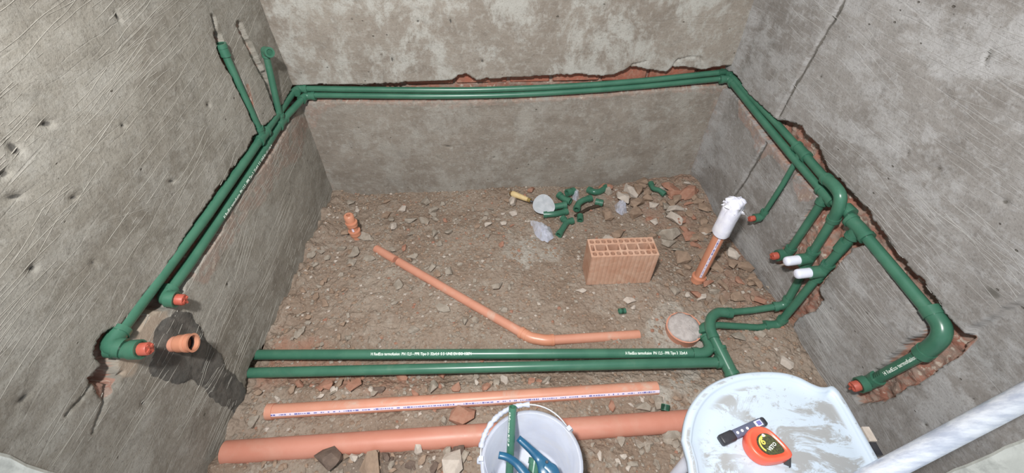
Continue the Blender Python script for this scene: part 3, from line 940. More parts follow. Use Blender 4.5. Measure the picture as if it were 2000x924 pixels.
def white_valve(root, base, tip, d, r):
    base, tip, d = Vector(base), Vector(tip), Vector(d).normalized()
    o = (tip - base).normalized()
    mb = MB(); mb.tube([base - d * 0.034, base + d * 0.034], r * 1.34, 18)
    for sg in (-1, 1): mb.tube([base + d * (sg * 0.030), base + d * (sg * 0.040)], r * 1.48, 18)
    L = (tip - base).length
    mb.tube([base, base + o * (L - 0.048)], r * 1.5, 18)
    part('valve_body', mb, 'green', root)
    mb = MB()
    a = base + o * (L - 0.050)
    k = r * 1.22
    mb.tube([a, a + o * 0.040, a + o * 0.046, a + o * 0.0495, a + o * 0.051], [k, k, k * 0.92, k * 0.7, k * 0.3], 20)
    part('valve_cap', mb, 'whitecap', root, 'white plastic valve cap')

OL = -0.008      # how far the pipe axis sits behind the plaster face
# ---------- run A: upper pipe of the pair
rA = 0.0140
A_ = thing('water_pipe_run', WL.hit(210, 676, OL), 'green water pipe, upper of the wall pair, feeding the nearer floor pipe', 'pipe', 'welded green water pipes')
pa_end = WL.hit(212, 676, OL + .002); pa_t = WL.hit(512, 266, OL); pa_c = WL.hit(575, 176, OL)
section(A_, [pa_end, WL.hit(300, 558, OL), WL.hit(404, 420, OL), pa_t], rA * 1.06)
# capped outlet at the near end: bend towards the room
dirA = (pa_t - pa_end).normalized()
mb = elbow_mb(pa_t, pa_end, pa_end + Vector((1, -0.02, -0.34)), rA * 1.10, 0.045, 0.030, 1.34, 0.032)
part('elbow', mb, 'green', A_)
outlet(A_, pa_end + Vector((0.030, -0.002, -0.016)), (1, 0.08, 0.02), (-1, 0, 0.25), rA * 1.0, ln=0.034)
section(A_, [pa_t, pa_c], rA)
pr1 = WL.hit(438, 102, -0.004)
part('tee', tee_mb(pa_end, pa_t, pa_c, pr1, rA, 0.034, 0.036, 1.30, rA * 0.86), 'green', A_)
section(A_, [pa_t, WL.hit(474, 182, -0.006), pr1], rA * 0.86, 'riser')
mb = MB(); dr = (pr1 - pa_t).normalized()
mb.tube([pr1 - dr * 0.012, pr1 + dr * 0.026], rA * 1.12, 18, r_in=rA * 0.8); mb.tube([pr1 + dr * 0.014, pr1 + dr * 0.027], rA * 1.22, 18, r_in=rA * 0.8)
part('riser_socket', mb, 'green', A_)
# back wall
OB = -0.010
pb0 = WB.hit(594, 173, OB); 
backA = [WB.hit(*q, OB) for q in ((600, 173), (700, 174.5), (850, 176), (950, 175), (1100, 169), (1250, 158), (1402, 142))]
cornA = WB.hit(583, 173, OB)
part('elbow', elbow_mb(pa_t, cornA, backA[2], rA * 0.96, 0.032, 0.036, 1.22, 0.03), 'green', A_)
section(A_, [pa_c, cornA], rA * 0.98)
section(A_, smooth_path([cornA] + backA, 6), rA * 0.88)
pr_c = WR.hit(1421, 141, OL)
part('elbow', elbow_mb(backA[-2], pr_c, WR.hit(1500, 222, OL), rA * 0.92, 0.034, 0.032, 1.24, 0.03), 'green', A_)
section(A_, [backA[-1], pr_c], rA * 0.9)
tA = WR.hit(1566, 296, -0.012)
section(A_, [pr_c, WR.hit(1460, 182, -0.016), WR.hit(1512, 236, -0.014), tA], rA * 0.92)
thin_end = WR.hit(1488, 424, -0.002)
part('tee', tee_mb(pr_c, tA, WR.hit(1610, 346, -.004), thin_end, rA * 0.95, 0.034, 0.034, 1.3, rA * 0.74), 'green', A_)
section(A_, [tA, WR.hit(1528, 362, -0.004), thin_end], rA * 0.72, 'branch_pipe')
outlet(A_, thin_end, N_R3 + Vector((0, 0, -0.1)), (0, 0, 1), rA * 0.78, ln=0.032)
eA = WR.hit(1650, 388, 0.020); p2t = WR.hit(1634, 424, 0.004)
p2v = WR.hit(1580, 505, 0.0)
section(A_, [tA, WR.hit(1606, 342, -0.004), WR.hit(1628, 360, 0.012)], rA)
bend = smooth_path([WR.hit(1612, 348, 0.004), WR.hit(1630, 364, 0.014), WR.hit(1641, 383, 0.020), WR.hit(1638, 406, 0.016), WR.hit(1629, 426, 0.006)], 6)
mb = MB(); mb.tube(bend, rA * 1.28, 18)
d0 = (bend[1] - bend[0]).normalized(); d1 = (bend[-1] - bend[-2]).normalized()
mb.tube([bend[0], bend[0] + d0 * 0.014], rA * 1.42, 18); mb.tube([bend[-1] - d1 * 0.004, bend[-1] + d1 * 0.012], rA * 1.45, 18)
part('elbow', mb, 'green', A_)
section(A_, [bend[-1], p2v], rA * 1.02, 'drop_pipe')
white_valve(A_, p2v, WR.hit(1580, 505, 0.0) + N_R3 * 0.088 + Vector((0, 0, -0.004)), p2v - bend[-1], rA)
p2b = WR.hit(1533, 596, 0.022)
section(A_, [p2v, WR.hit(1556, 556, 0.004), p2b], rA * 1.0, 'drop_pipe')
f1 = on_z(1470, 606, 0.058); f2 = on_z(1402, 612, 0.062); f2b = on_z(1386, 616, 0.062); f3 = on_z(1386, 640, 0.064); f4 = on_z(1425, 722, 0.034)
part('elbow', elbow_mb(WR.hit(1556, 556, 0.004), p2b, f1, rA * 0.95, 0.032, 0.038, 1.24, 0.03), 'green', A_)
section(A_, [p2b, f1, f2], rA * 0.92)
bend = smooth_path([on_z(1422, 611, 0.062), on_z(1402, 611, 0.064), on_z(1389, 622, 0.066), on_z(1387, 640, 0.066), on_z(1392, 656, 0.062)], 6)
mb = MB(); mb.tube(bend, rA * 1.34, 18)
d0 = (bend[1] - bend[0]).normalized(); d1 = (bend[-1] - bend[-2]).normalized()
mb.tube([bend[0] - d0 * 0.012, bend[0] + d0 * 0.004], rA * 1.46, 18); mb.tube([bend[-1] - d1 * 0.002, bend[-1] + d1 * 0.012], rA * 1.46, 18)
part('elbow', mb, 'green', A_)
rF = 0.0180
section(A_, [bend[-1], f4], rA * 1.22)
part('tee', tee_mb(on_z(1394, 660, 0.05), on_z(1417, 706, 0.034), on_z(1440, 752, 0.02), on_z(1300, 709, 0.034), rA * 1.25, 0.050, 0.032, 1.28, rF * 0.9), 'green', A_)
section(A_, [on_z(1417, 706, 0.034), on_z(1452, 776, 0.020)], rA * 1.25)
flA = [on_z(1412, 707.5, 0.032), on_z(462, 729, 0.024)]
section(A_, flA, rF, 'floor_pipe')

# ---------- run B: lower pipe of the pair
B_ = thing('water_pipe_run', WL.hit(330, 582, OL), 'green water pipe, lower of the wall pair, feeding the printed floor pipe', 'pipe', 'welded green water pipes')
pb_end = WL.hit(320, 583, OL); pb_t = WL.hit(549, 238, OL); pb_c = WL.hit(590, 190, OL)
mid1 = WL.hit(372, 512, OL); mid2 = WL.hit(486, 340, OL)
section(B_, [pb_end, mid1, mid2, pb_t], rA * 1.04)
outlet(B_, pb_end, (1, 0.06, -0.22), (pb_t - pb_end).normalized(), rA * 1.0, ln=0.030)
pr2 = WL.hit(519, 104, 0.028)
part('tee', tee_mb(pb_end, pb_t, pb_c, pr2, rA, 0.032, 0.034, 1.28, rA * 0.82), 'green', B_)
section(B_, [pb_t, pr2], rA * 0.84, 'riser')
mb = MB(); dr = (pr2 - pb_t).normalized()
mb.tube([pr2 - dr * 0.014, pr2 + dr * 0.004], rA * 1.12, 18)
mb.tube(arc_path([pr2, pr2 + dr * 0.010, pr2 + Vector((0.022, -0.012, 0.004))], 0.01, 6), rA * 1.08, 18)
mb.tube([pr2 + Vector((0.012, -0.008, 0.008)), pr2 + Vector((0.026, -0.018, 0.010))], rA * 1.26, 18, r_in=rA * 0.8)
part('riser_elbow', mb, 'green', B_)
backB = [WB.hit(*q, OB + .004) for q in ((612, 186), (720, 187), (850, 188), (980, 186), (1100, 180), (1250, 169), (1404, 154))]
cornB = WB.hit(597, 187, OB + .004)
section(B_, [pb_t, cornB], rA * 0.96)
part('elbow', elbow_mb(pb_t, cornB, backB[2], rA * 0.96, 0.034, 0.040, 1.22, 0.03), 'green', B_)
section(B_, smooth_path([cornB] + backB, 6), rA * 0.88)
prb_c = WR.hit(1424, 154, OL + .006)
part('elbow', elbow_mb(backB[-2], prb_c, WR.hit(1480, 228, OL), rA * 0.94, 0.038, 0.036, 1.24, 0.034), 'green', B_)
section(B_, [backB[-1], prb_c], rA * 0.9)
tB = WR.hit(1614, 382, -0.010); tC = WR.hit(1678, 446, -0.010)
section(B_, [prb_c, WR.hit(1482, 226, OL + .004), WR.hit(1548, 306, OL + .004), tB], rA * 0.98)
p1e = WR.hit(1538, 496, -0.006)
part('tee', tee_mb(prb_c, tB, tC, p1e, rA, 0.034, 0.032, 1.28), 'green', B_)
section(B_, [tB, p1e], rA * 1.0, 'drop_pipe')
outlet(B_, p1e, N_R3 + Vector((0, 0, -0.10)), (tB - p1e).normalized(), rA * 0.95, ln=0.040)
section(B_, [tB, WR.hit(1650, 410, -0.014), tC], rA * 1.08)
part('coupling', collar_mb(WR.hit(1657, 412, -0.012), tC - tB, rA * 1.1, 0.030, 1.30), 'green', B_)
p3v = WR.hit(1606, 530, 0.0)
farE = WR.hit(1836, 634, -0.002)
part('tee', tee_mb(tB, tC, farE, p3v, rA * 1.12, 0.040, 0.038, 1.30, rA * 1.05), 'green', B_)
section(B_, [tC, p3v], rA * 1.06, 'drop_pipe')
part('coupling', collar_mb(WR.hit(1646, 480, -0.006), p3v - tC, rA * 1.06, 0.040, 1.28), 'green', B_)
white_valve(B_, p3v, WR.hit(1604, 529, 0.0) + N_R3 * 0.092 + Vector((0, 0, -0.004)), p3v - tC, rA)
p3b = on_z(1520, 634, 0.035)
section(B_, [p3v, WR.hit(1560, 586, 0.022), p3b], rA * 0.98, 'drop_pipe')
g1 = on_z(1480, 640, 0.030); g2 = on_z(1402, 635, 0.034)
part('elbow', elbow_mb(WR.hit(1560, 586, 0.022), p3b, on_z(1440, 638, 0.03), rA * 0.95, 0.034, 0.052, 1.24, 0.034), 'green', B_)
section(B_, [p3b, g1, g2, on_z(1376, 638, 0.034)], rA * 0.92)
g3 = on_z(1374, 640, 0.034); g4 = on_z(1380, 668, 0.034); g5 = on_z(1376, 690, 0.034)
part('elbow', elbow_mb(g2, g3, g4, rA * 1.1, 0.034, 0.030, 1.32, 0.024), 'green', B_)
bend = smooth_path([g3 * 0.4 + g4 * 0.6, on_z(1384, 670, 0.034), on_z(1384, 682, 0.034), on_z(1374, 689.5, 0.034), on_z(1352, 690, 0.034)], 6)
mb = MB(); mb.tube(bend, rF * 1.06, 18); d1 = (bend[-1] - bend[-2]).normalized()
mb.tube([bend[0], bend[1] * 0.4 + bend[2] * 0.6], rF * 1.25, 18); mb.tube([bend[-1] - d1 * 0.022, bend[-1]], rF * 1.16, 18)
part('elbow', mb, 'green', B_)
flB = [on_z(1366, 690, 0.033), on_z(1000, 691, 0.031), on_z(470, 693, 0.026)]; flB[1] = flB[0].lerp(flB[2], 0.45)
fpB = section(B_, flB, rF, 'floor_pipe')
# far right leg
section(B_, [tC, farE], rA * 1.16)
rE = rA * 1.16
farD = WR.hit(1700, 746, 0.000)
bend = smooth_path([WR.hit(1822, 612, -0.002), WR.hit(1838, 636, 0.0), WR.hit(1838, 656, 0.004), WR.hit(1826, 672, 0.002), WR.hit(1800, 692, 0.0)], 6)
mb = MB(); mb.tube(bend, rE * 1.32, 20)
d0 = (bend[1] - bend[0]).normalized(); d1 = (bend[-1] - bend[-2]).normalized()
mb.tube([bend[0] - d0 * 0.016, bend[0] + d0 * 0.008], rE * 1.48, 20); mb.tube([bend[-1] - d1 * 0.022, bend[-1]], rE * 1.46, 20)
part('elbow', mb, 'green', B_)
lastp = section(B_, [bend[-1], farD], rE, 'drop_pipe')
outlet(B_, farD, N_R3 + Vector((0, -0.05, -0.30)), (bend[-1] - farD).normalized(), rA * 1.06, ln=0.036)
# printing
TXT = 'H RedEco termofusion  PN 12,5 - PPR Tipo 3  32x4,4  S 5  UNE EN ISO 15874'
ax = (flB[0] - flB[2]).normalized()
for x0, tx, ln in ((727, TXT, None), (1219, TXT[:50], None)):
    p0 = on_z(x0, 690.5, 0.031)
    p0 = flB[2] + ax * (p0 - flB[2]).dot(ax)
    part('printed_text', text_on_pipe(p0, ax, CAMDIR(p0) + Vector((0, 0, 0.12)), rF, tx, 0.0135, 0.82 if x0 < 1000 else 0.74), 'print_white', fpB)
pt0 = WL.hit(430, 427, OL); axl = (mid2 - mid1).normalized()
pt0 = mid1 + axl * (pt0 - mid1).dot(axl)
part('printed_text', text_on_pipe(pt0, axl, Vector((1, -0.15, 0.10)), rA * 1.04, TXT, 0.012, 1.0), 'print_white', B_)
# the last drop pipe is printed along its length and ticked in black
axd = (bend[-1] - farD).normalized()
pd = farD + axd * 0.075
part('printed_text', text_on_pipe(pd, axd, Vector((-1, -0.35, 0.2)), rE, 'H RedEco termofusion', 0.014, 0.95), 'print_white', lastp)
mb = MB()
nn = Vector((-1, 0.25, 0.25)); nn = (nn - axd * nn.dot(axd)).normalized(); tt = nn.cross(axd)
for k in range(5):
    c = farD + axd * (0.030 + k * 0.008)
    vs = []
    for q in range(5):
        a_ = (-0.5 + q / 4) * 0.9
        for e in (-0.0008, 0.0008):
            vs.append(c + axd * (e + 0.004 * q / 4) + (nn * math.cos(a_) + tt * math.sin(a_)) * (rE * 1.0 + 0.0008))
    mb.add(vs, [(2 * q, 2 * q + 1, 2 * q + 3, 2 * q + 2) for q in range(4)], False)
part('pen_marks', mb, 'print_black', lastp)

# ------------------------------------------------------------------ orange waste pipes
def stripe_on(path, r, facing, half, root, prints=True, seed=3):
    pts = [Vector(p) for p in path]
    mb = MB(); marks = MB(); rg = random.Random(seed)
    for a, b in zip(pts[:-1], pts[1:]):
        d = (b - a).normalized(); n = Vector(facing); n = (n - d * n.dot(d)).normalized(); t = n.cross(d)
        def P(s, ang, lift): return a + d * s + (n * math.cos(ang) + t * math.sin(ang)) * (r + lift)
        L = (b - a).length; h = half / r
        vs = [P(s, ang, 0.0005) for s in (0, L) for ang in np.linspace(-h, h, 5)]
        mb.add(vs, [(k, k + 1, k + 6, k + 5) for k in range(4)], True)
        if prints:
            s = 0.01
            while s < L - 0.02:
                l = rg.choice([0.004, 0.005, 0.007, 0.01, 0.003]); hh = h * rg.choice([0.25, 0.35, 0.5])
                vs = [P(s, -hh, 0.0009), P(s, hh, 0.0009), P(s + l, hh, 0.0009), P(s + l, -hh, 0.0009)]
                marks.add(vs, [(0, 1, 2, 3)], False)
                s += l + rg.choice([0.002, 0.002, 0.003, 0.012])
    st = part('printed_stripe', mb, 'stripe', root, 'lilac white printed stripe')
    if prints: tag(part('print_marks', marks, 'print_blue', st), kind='stuff')

t = thing('waste_pipe', BIGP[1], 'thickest terracotta pipe across the floor, running behind the bucket', 'pipe')
mb = MB(); mb.tube(BIGP, 0.0345, 28); part('pipe_section', mb, 'terracotta_pipe', t)
t = thing('waste_pipe', STRP[1], 'orange pipe with lilac printed stripe lying across the floor trench', 'pipe')
mb = MB(); mb.tube(STRP, 0.0235, 24); part('pipe_section', mb, 'orange', t)
d = (STRP[0] - STRP[1]).normalized()
mb = MB(); mb.tube([STRP[0] - d * 0.01, STRP[0] + d * 0.012], 0.0262, 24); part('socket', mb, 'orange', t)
stripe_on(STRP, 0.0235, Vector((0, -0.80, 0.60)), 0.0050, t)
t = thing('waste_pipe', DRN[2], 'half buried orange drain pipe with an angled bend in mid floor', 'pipe')
mb = MB(); mb.tube([DRN[1], DRN[2]], 0.0185, 22); part('pipe_section', mb, 'orange', t)
mb = MB(); mb.tube([DRN[0], DRN[1] + (DRN[0] - DRN[1]) * 0.12], 0.0185, 22); part('pipe_section', mb, 'orange', t)
mb = MB(); mb.tube([DRN[3], DRN[3] * 0.5 + DRN[4] * 0.5, DRN[4]], 0.0185, 22); part('pipe_section', mb, 'orange', t)
mb = MB()
e0 = DRN[2] + (DRN[1] - DRN[2]).normalized() * 0.045; e1 = DRN[3] + (DRN[4] - DRN[3]).normalized() * 0.03
mb.tube(arc_path([e0, DRN[2], DRN[3], e1], 0.02, 6), 0.0212, 22)
mb.tube([e0, e0 + (DRN[2] - e0).normalized() * 0.012], 0.0232, 22); mb.tube([e1, e1 + (DRN[3] - e1).normalized() * 0.010], 0.0228, 22)
dd_ = (DRN[2] - e0).normalized(); mb.tube([e0 + dd_ * 0.024, e0 + dd_ * 0.030], 0.0226, 22)
part('bend', mb, 'orange_clean', t)

# upright wrapped waste pipe
b0 = fpx(1362, 547); base = Vector((b0.x, b0.y, b0.z - 0.02))
t = thing('waste_pipe', base, 'upright orange waste pipe with its top wrapped in white film', 'pipe')
top = Vector((base.x + 0.006, base.y + 0.004, 0.43))
up = (top - base).normalized()
mb = MB(); mb.tube([base, top], 0.0215, 24); part('pipe_section', mb, 'orange_clean', t)
mb = MB(); mb.tube([base, base + up * 0.045, base + up * 0.05], [0.0265, 0.0265, 0.024], 24); mb.tube([base + up * 0.034, base + up * 0.046], 0.0285, 24); part('socket', mb, 'orange_clean', t)
stripe_on([base + up * 0.06, base + up * 0.36], 0.0215, Vector((-0.35, -1, 0.2)), 0.0045, t, seed=8)
# film sleeve: folded round the pipe, crumpled at the top
rg = random.Random(4); rings = []
prof = [(0.295, 0.031), (0.30, 0.0325), (0.33, 0.032), (0.36, 0.0325), (0.39, 0.033), (0.412, 0.031), (0.425, 0.0335), (0.437, 0.029), (0.447, 0.0325), (0.455, 0.022), (0.462, 0.010)]
for i, (z, r_) in enumerate(prof):
    ring = []
    for k in range(28):
        a = 2 * PI * k / 28
        w = 0.0008 if i < 5 else 0.0045
        rr = r_ + rg.uniform(-w, w) + 0.002 * math.sin(3 * a + 0.8)
        zz = z + (rg.uniform(-0.006, 0.006) if i >= 5 else 0) + (-0.022 * max(0, math.cos(a - 0.2)) ** 3 if i == 0 else (-0.02 * max(0, math.cos(a - 0.2)) ** 3 if i == 1 else 0))
        ring.append(Vector((base.x + up.x * zz + math.cos(a) * rr, base.y + up.y * zz + math.sin(a) * rr, base.z + zz)))
    rings.append(ring)
mb = MB(); mb.loops(rings, False, True, True); film = part('film_wrap', mb, 'paper', t, 'crumpled white film wrap')
mb = MB(); c = base + up * 0.425
rgb = random.Random(9)
for k in range(7):
    a = rgb.uniform(0, 2 * PI); z_ = rgb.uniform(-0.012, 0.030)
    p = c + Vector((math.cos(a) * 0.030, math.sin(a) * 0.030, z_))
    q = [Vector((rgb.uniform(-1, 1), rgb.uniform(-1, 1), rgb.uniform(-.6, 1))) * 0.014 for _ in range(4)]
    mb.add([p + v for v in q], [(0, 1, 2), (0, 2, 3), (0, 3, 1), (1, 3, 2)], False)
part('film_fold', mb, 'paper', film)

# short upright stub on the left
b0 = fpx(697, 464); base = Vector((b0.x, b0.y, b0.z - 0.02))
t = thing('pipe_stub', base, 'short upright orange pipe stub with two collars near back left corner', 'pipe')
mb = MB(); mb.tube([base, base + Vector((-0.004, 0.004, 0.13))], 0.0195, 22); part('pipe_section', mb, 'orange_clean', t)
for z_, r_, l_ in ((0.055, 0.0245, 0.026), (0.108, 0.024, 0.022)):
    mb = MB(); c = base + Vector((0, 0, z_)); mb.tube([c - Vector((0, 0, l_ / 2)), c + Vector((0, 0, l_ / 2 - 0.004)), c + Vector((0, 0, l_ / 2))], [r_, r_, r_ * 0.93], 22)
    mb.tube([c + Vector((0, 0, l_ / 2 - 0.008)), c + Vector((0, 0, l_ / 2 - 0.001))], r_ * 1.09, 22); part('collar', mb, 'orange_clean', t)
mb = MB(); c = base + Vector((-0.004, 0.004, 0.119)); mb.tube([c, c + Vector((0, 0, 0.034)), c + Vector((0, 0, 0.037))], [0.0215, 0.0215, 0.017], 22, r_in=0.009); part('open_end', mb, 'orange_clean', t)
stripe_on([base + Vector((0, 0, 0.070)), base + Vector((-0.003, 0.003, 0.095))], 0.0196, Vector((0.25, -1, 0)), 0.004, t, False)

# socket sticking out of the left wall
c = WL.hit(326, 673, -0.01)
t = thing('wall_socket', WL.hit(326, 673, 0.0), 'open orange pipe socket sticking out of the wet mortar on the wall', 'pipe')
o_ = Vector((1, 0.06, 0.035)).normalized()
mb = MB(); mb.tube([c, c + o_ * 0.032], 0.0205, 24, r_in=0.017); part('pipe_section', mb, 'orange', t)
mb = MB(); mb.tube([c + o_ * 0.026, c + o_ * 0.032, c + o_ * 0.064, c + o_ * 0.070], [0.021, 0.0235, 0.0235, 0.0255], 28, r_in=0.0200); mb.tube([c + o_ * 0.050, c + o_ * 0.058], 0.0248, 28, r_in=0.02); part('socket', mb, 'orange_clean', t)
mb = MB(); mb.tube([c + o_ * 0.052, c + o_ * 0.058], 0.0202, 24, r_in=0.0165); part('seal_ring', mb, 'markercap', t, 'black rubber seal')

# round floor drain filled with mortar
c = fpx(1332, 648); c.z -= 0.012
t = thing('floor_drain', c, 'round orange floor drain collar plugged with grey mortar', 'drain')
nrm = Vector((-0.03, -0.04, 1)).normalized()
mb = MB(); mb.tube([c, c + nrm * 0.040, c + nrm * 0.046], [0.064, 0.064, 0.066], 36, r_in=0.058); part('collar', mb, 'orange', t)
e1 = nrm.cross(Vector((0, 1, 0))).normalized(); e2 = nrm.cross(e1)
rg = random.Random(7); rings = []
for r_, h_ in ((0.0585, 0.030), (0.0635, 0.048), (0.056, 0.053), (0.040, 0.055), (0.018, 0.056)):
    rings.append([c + nrm * (h_ + rg.uniform(-0.004, 0.004)) + (e1 * math.cos(2 * PI * k / 26) + e2 * math.sin(2 * PI * k / 26)) * (r_ * rg.uniform(0.93, 1.0)) for k in range(26)])
mb = MB(); mb.loops(rings, True, True, True); part('mortar_fill', mb, 'mortar_fill', t, 'rough grey mortar')

# ------------------------------------------------------------------ hollow clay brick
def hollow_brick():
    L, Wd, Hh = 0.268, 0.100, 0.172
    p = [fpx(1139, 559), fpx(1272, 552)]
    ang = math.atan2(p[1].y - p[0].y, p[1].x - p[0].x)
    axx = Vector((math.cos(ang), math.sin(ang), 0)); ayy = Vector((-math.sin(ang), math.cos(ang), 0))
    c0 = p[0] + axx * 0.012; z0 = min(fh(*(c0 + axx * a + ayy * b)[:2]) for a in (0.02, 0.15, 0.27) for b in (0.02, 0.09)) + 0.004
    c0 = Vector((c0.x, c0.y, z0))
    ctr = c0 + axx * L / 2 + ayy * Wd / 2
    t = thing('hollow_brick', ctr, 'hollow terracotta clay brick standing on the floor, cells upward', 'brick')
    # cell layout in the end face: two rows of small cells, one row of big ones between
    tw = 0.0075
    xs_small = np.linspace(tw * .5, L - tw * .5, 12)
    wb = [0.016, 0.050, 0.052, 0.026, 0.048, 0.050, 0.016]
    tot = sum(wb) + tw * (len(wb) + 1); sc = (L) / tot
    cells = []
    for i in range(11):
        for (y0, y1) in ((tw, 0.026), (Wd - 0.026, Wd - tw)):
            cells.append((xs_small[i] + tw / 2, xs_small[i + 1] - tw / 2, y0, y1))
    x = tw * sc
    for w_ in wb:
        cells.append((x, x + w_ * sc, 0.026 + tw, Wd - 0.026 - tw)); x += (w_ + tw) * sc
    def P(x, y, z): return c0 + axx * x + ayy * y + Vector((0, 0, z))
    mb = MB()
    # outer skin with a few grooves
    nseg = 46
    front = []
    def gro(i): return 0.0012 if i % 3 == 1 else 0.0
    ring = [(L * i / nseg, gro(i)) for i in range(nseg + 1)] + [(L, Wd * i / 10) for i in range(1, 10)] + [(L * (1 - i / nseg), Wd - gro(i)) for i in range(nseg + 1)] + [(0, Wd * (1 - i / 10)) for i in range(1, 10)]
    rg = random.Random(2)
    rows = []
    for z in (0.0, 0.004, Hh * .5, Hh - 0.003, Hh):
        rows.append([P(a, b, z) for a, b in ring])
    mb.loops(rows, True, False, False)
    # top face with rounded cells, cut through a triangulated bmesh fill
    bm = bmesh.new()
    def loop(pts):
        vs = [bm.verts.new(q) for q in pts]
        return [bm.edges.new((vs[i], vs[(i + 1) % len(vs)])) for i in range(len(vs))]
    es = loop([(a, b, 0) for a, b in ring])
    cl = []
    for (a0, a1, b0, b1) in cells:
        r_ = min(0.006, (a1 - a0) * 0.35, (b1 - b0) * .35)
        pts = []
        for (cx, cy, s0) in ((a1 - r_, b1 - r_, 0), (a0 + r_, b1 - r_, 1), (a0 + r_, b0 + r_, 2), (a1 - r_, b0 + r_, 3)):
            for q in range(4):
                th = (s0 + q / 3) * PI / 2
                pts.append((cx + math.cos(th) * r_, cy + math.sin(th) * r_, 0))
        cl.append(pts); es += loop(pts)
    bmesh.ops.triangle_fill(bm, use_beauty=True, use_dissolve=False, edges=es)
    bm.verts.index_update()
    def inside(cx, cy):
        return any(a0 + .001 < cx < a1 - .001 and b0 + .001 < cy < b1 - .001 for a0, a1, b0, b1 in cells)
    fs = []
    for f in bm.faces:
        m_ = f.calc_center_median()
        if inside(m_.x, m_.y): continue
        idx = [v.index for v in f.verts]
        fs.append(tuple(idx if f.normal.z > 0 else idx[::-1]))
    mb.add([P(v.co.x, v.co.y, Hh) for v in bm.verts], fs, False)
    bm.free()
    for pts in cl:
        k = len(pts)
        mb.add([P(a, b, h) for h in (Hh, 0.012) for a, b, _ in pts], [(i, (i + 1) % k, k + (i + 1) % k, k + i)[::-1] for i in range(k)], True)
        mb.add([P(a, b, 0.012) for a, b, _ in pts], [tuple(range(k))], False)
    part('clay_body', mb, 'brick', t)
hollow_brick()

# ------------------------------------------------------------------ loose fittings, trowel, bags by the back wall
def fitting(pxs, r, label, lift=0.0, open_ends=True, group='loose green fittings by the back wall', mat='green', branch=None, smoothp=True, name='pipe_fitting'):
    pts = []
    for q in pxs:
        p = fpx(q[0], q[1] + r * 0.0); h = q[2] if len(q) > 2 else 0.0
        z = p.z + r + 0.002 + lift + h
        pts.append(on_z(q[0], q[1], z))
    path = smooth_path(pts, 5) if smoothp and len(pts) > 2 else pts
    mb = MB(); mb.tube(path, r, 16, r_in=r * 0.72)
    for a, b in ((path[0], path[1]), (path[-1], path[-2])):
        d = (b - a).normalized()
        mb.tube([a - d * 0.001, a + d * 0.017], r * 1.18, 16, r_in=r * 0.74)
    if branch:
        p = on_z(branch[0], branch[1], pts[0].z); m = pts[len(pts) // 2]
        d = (p - m).normalized()
        mb.tube([m, p], r, 16, r_in=r * .72); mb.tube([p - d * 0.016, p + d * 0.001], r * 1.18, 16, r_in=r * .74)
    o = part(name, mb, mat)
    return tag(o, label, 'pipe fitting', group)
rf = 0.0158
fitting([(1091, 380), (1101, 388), (1114, 394)], rf, 'green elbow fitting at the left rear of the loose fittings pile', 0.006)
fitting([(1107, 377), (1121, 373)], rf * 1.05, 'short green coupling at the rear of the loose fittings pile, nearest the back wall', 0.012)
fitting([(1150, 371), (1160, 375), (1172, 374), (1184, 366)], rf, 'green curved crossover bend against the wall, right of the fittings pile')
fitting([(1126, 409), (1130, 398), (1140, 391), (1154, 387)], rf * 0.95, 'green curved bend at the right of the loose fittings pile', 0.012)
fitting([(1079, 405), (1106, 400)], rf, 'straight green coupling lying against the trowel blade', 0.006)
fitting([(1062, 419), (1084, 418), (1107, 413)], rf * 0.95, 'long green coupling with two flared ends in front of trowel blade', 0.002)
fitting([(1091, 459), (1099, 447), (1107, 435), (1119, 431)], rf * 0.9, 'green tee fitting, frontmost of the loose fittings', 0.0, branch=(1099, 426))
fitting([(1133, 430), (1133, 421)], rf * 0.85, 'small green ring coupling beside the dark stick', 0.0)
fitting([(1163, 394), (1177, 397)], rf * 0.95, 'dusty dark green coupling at the end of the dark stick', 0.0, mat='green_dusty')
fitting([(1271, 358), (1276, 368), (1288, 372), (1298, 380)], rf * 0.8, 'green S-bend fitting lying alone on rubble by the back wall', 0.004)
fitting([(1209, 608), (1221, 607)], 0.0095, 'small green pipe offcut in the dirt in front of the hollow brick', 0.0, mat='green_dusty', group='green pipe offcuts', name='pipe_offcut')
fitting([(1299, 801), (1300, 792)], 0.0120, 'small green ring behind the thick terracotta pipe beside the white seat', 0.012, mat='green_dusty', group='green pipe offcuts', name='pipe_offcut')

# dark stick under the fittings
a = fpx(1122, 424); b = fpx(1176, 402)
mb = MB(); mid = (a + b) / 2 + Vector((0, 0.006, 0.006))
mb.tube([a + Vector((0, 0, .008)), mid + Vector((0, 0, .006)), b + Vector((0, 0, .010))], [0.006, 0.009, 0.011], 7)
tag(part('stick', mb, 'stick'), 'dark brown splintered stick lying beside the green fittings', 'stick')

# trowel
h0 = fpx(999, 378); h1 = fpx(1030, 391); f1_ = fpx(1038, 395); bc = fpx(1061, 401)
zt = max(h0.z, h1.z, bc.z)
t = thing('trowel', Vector((bc.x, bc.y, zt)), 'round steel trowel with a pale wooden handle by the back wall', 'trowel')
h0 = on_z(998, 377, zt + 0.022); h1 = on_z(1031, 390, zt + 0.026); f1_ = on_z(1038, 394, zt + 0.022)
dh = (h1 - h0).normalized(); LH = (h1 - h0).length
mb = MB(); mb.tube([h0 + dh * (LH * k) for k in (0.05, 0.12, 0.3, 0.55, 0.8, 1.0)], [0.0125, 0.0155, 0.0150, 0.0135, 0.0125, 0.0105], 14); part('handle', mb, 'wood', t)
mb = MB(); mb.tube([h0 - dh * 0.004, h0 + dh * (LH * 0.06)], [0.011, 0.0135], 14); part('handle_end', mb, 'wood_end', t)
mb = MB(); mb.tube([h1 - dh * 0.002, h1 + dh * 0.016], 0.0105, 14); part('ferrule', mb, 'brass', t)
bl0 = on_z(1044, 394, zt + 0.027)
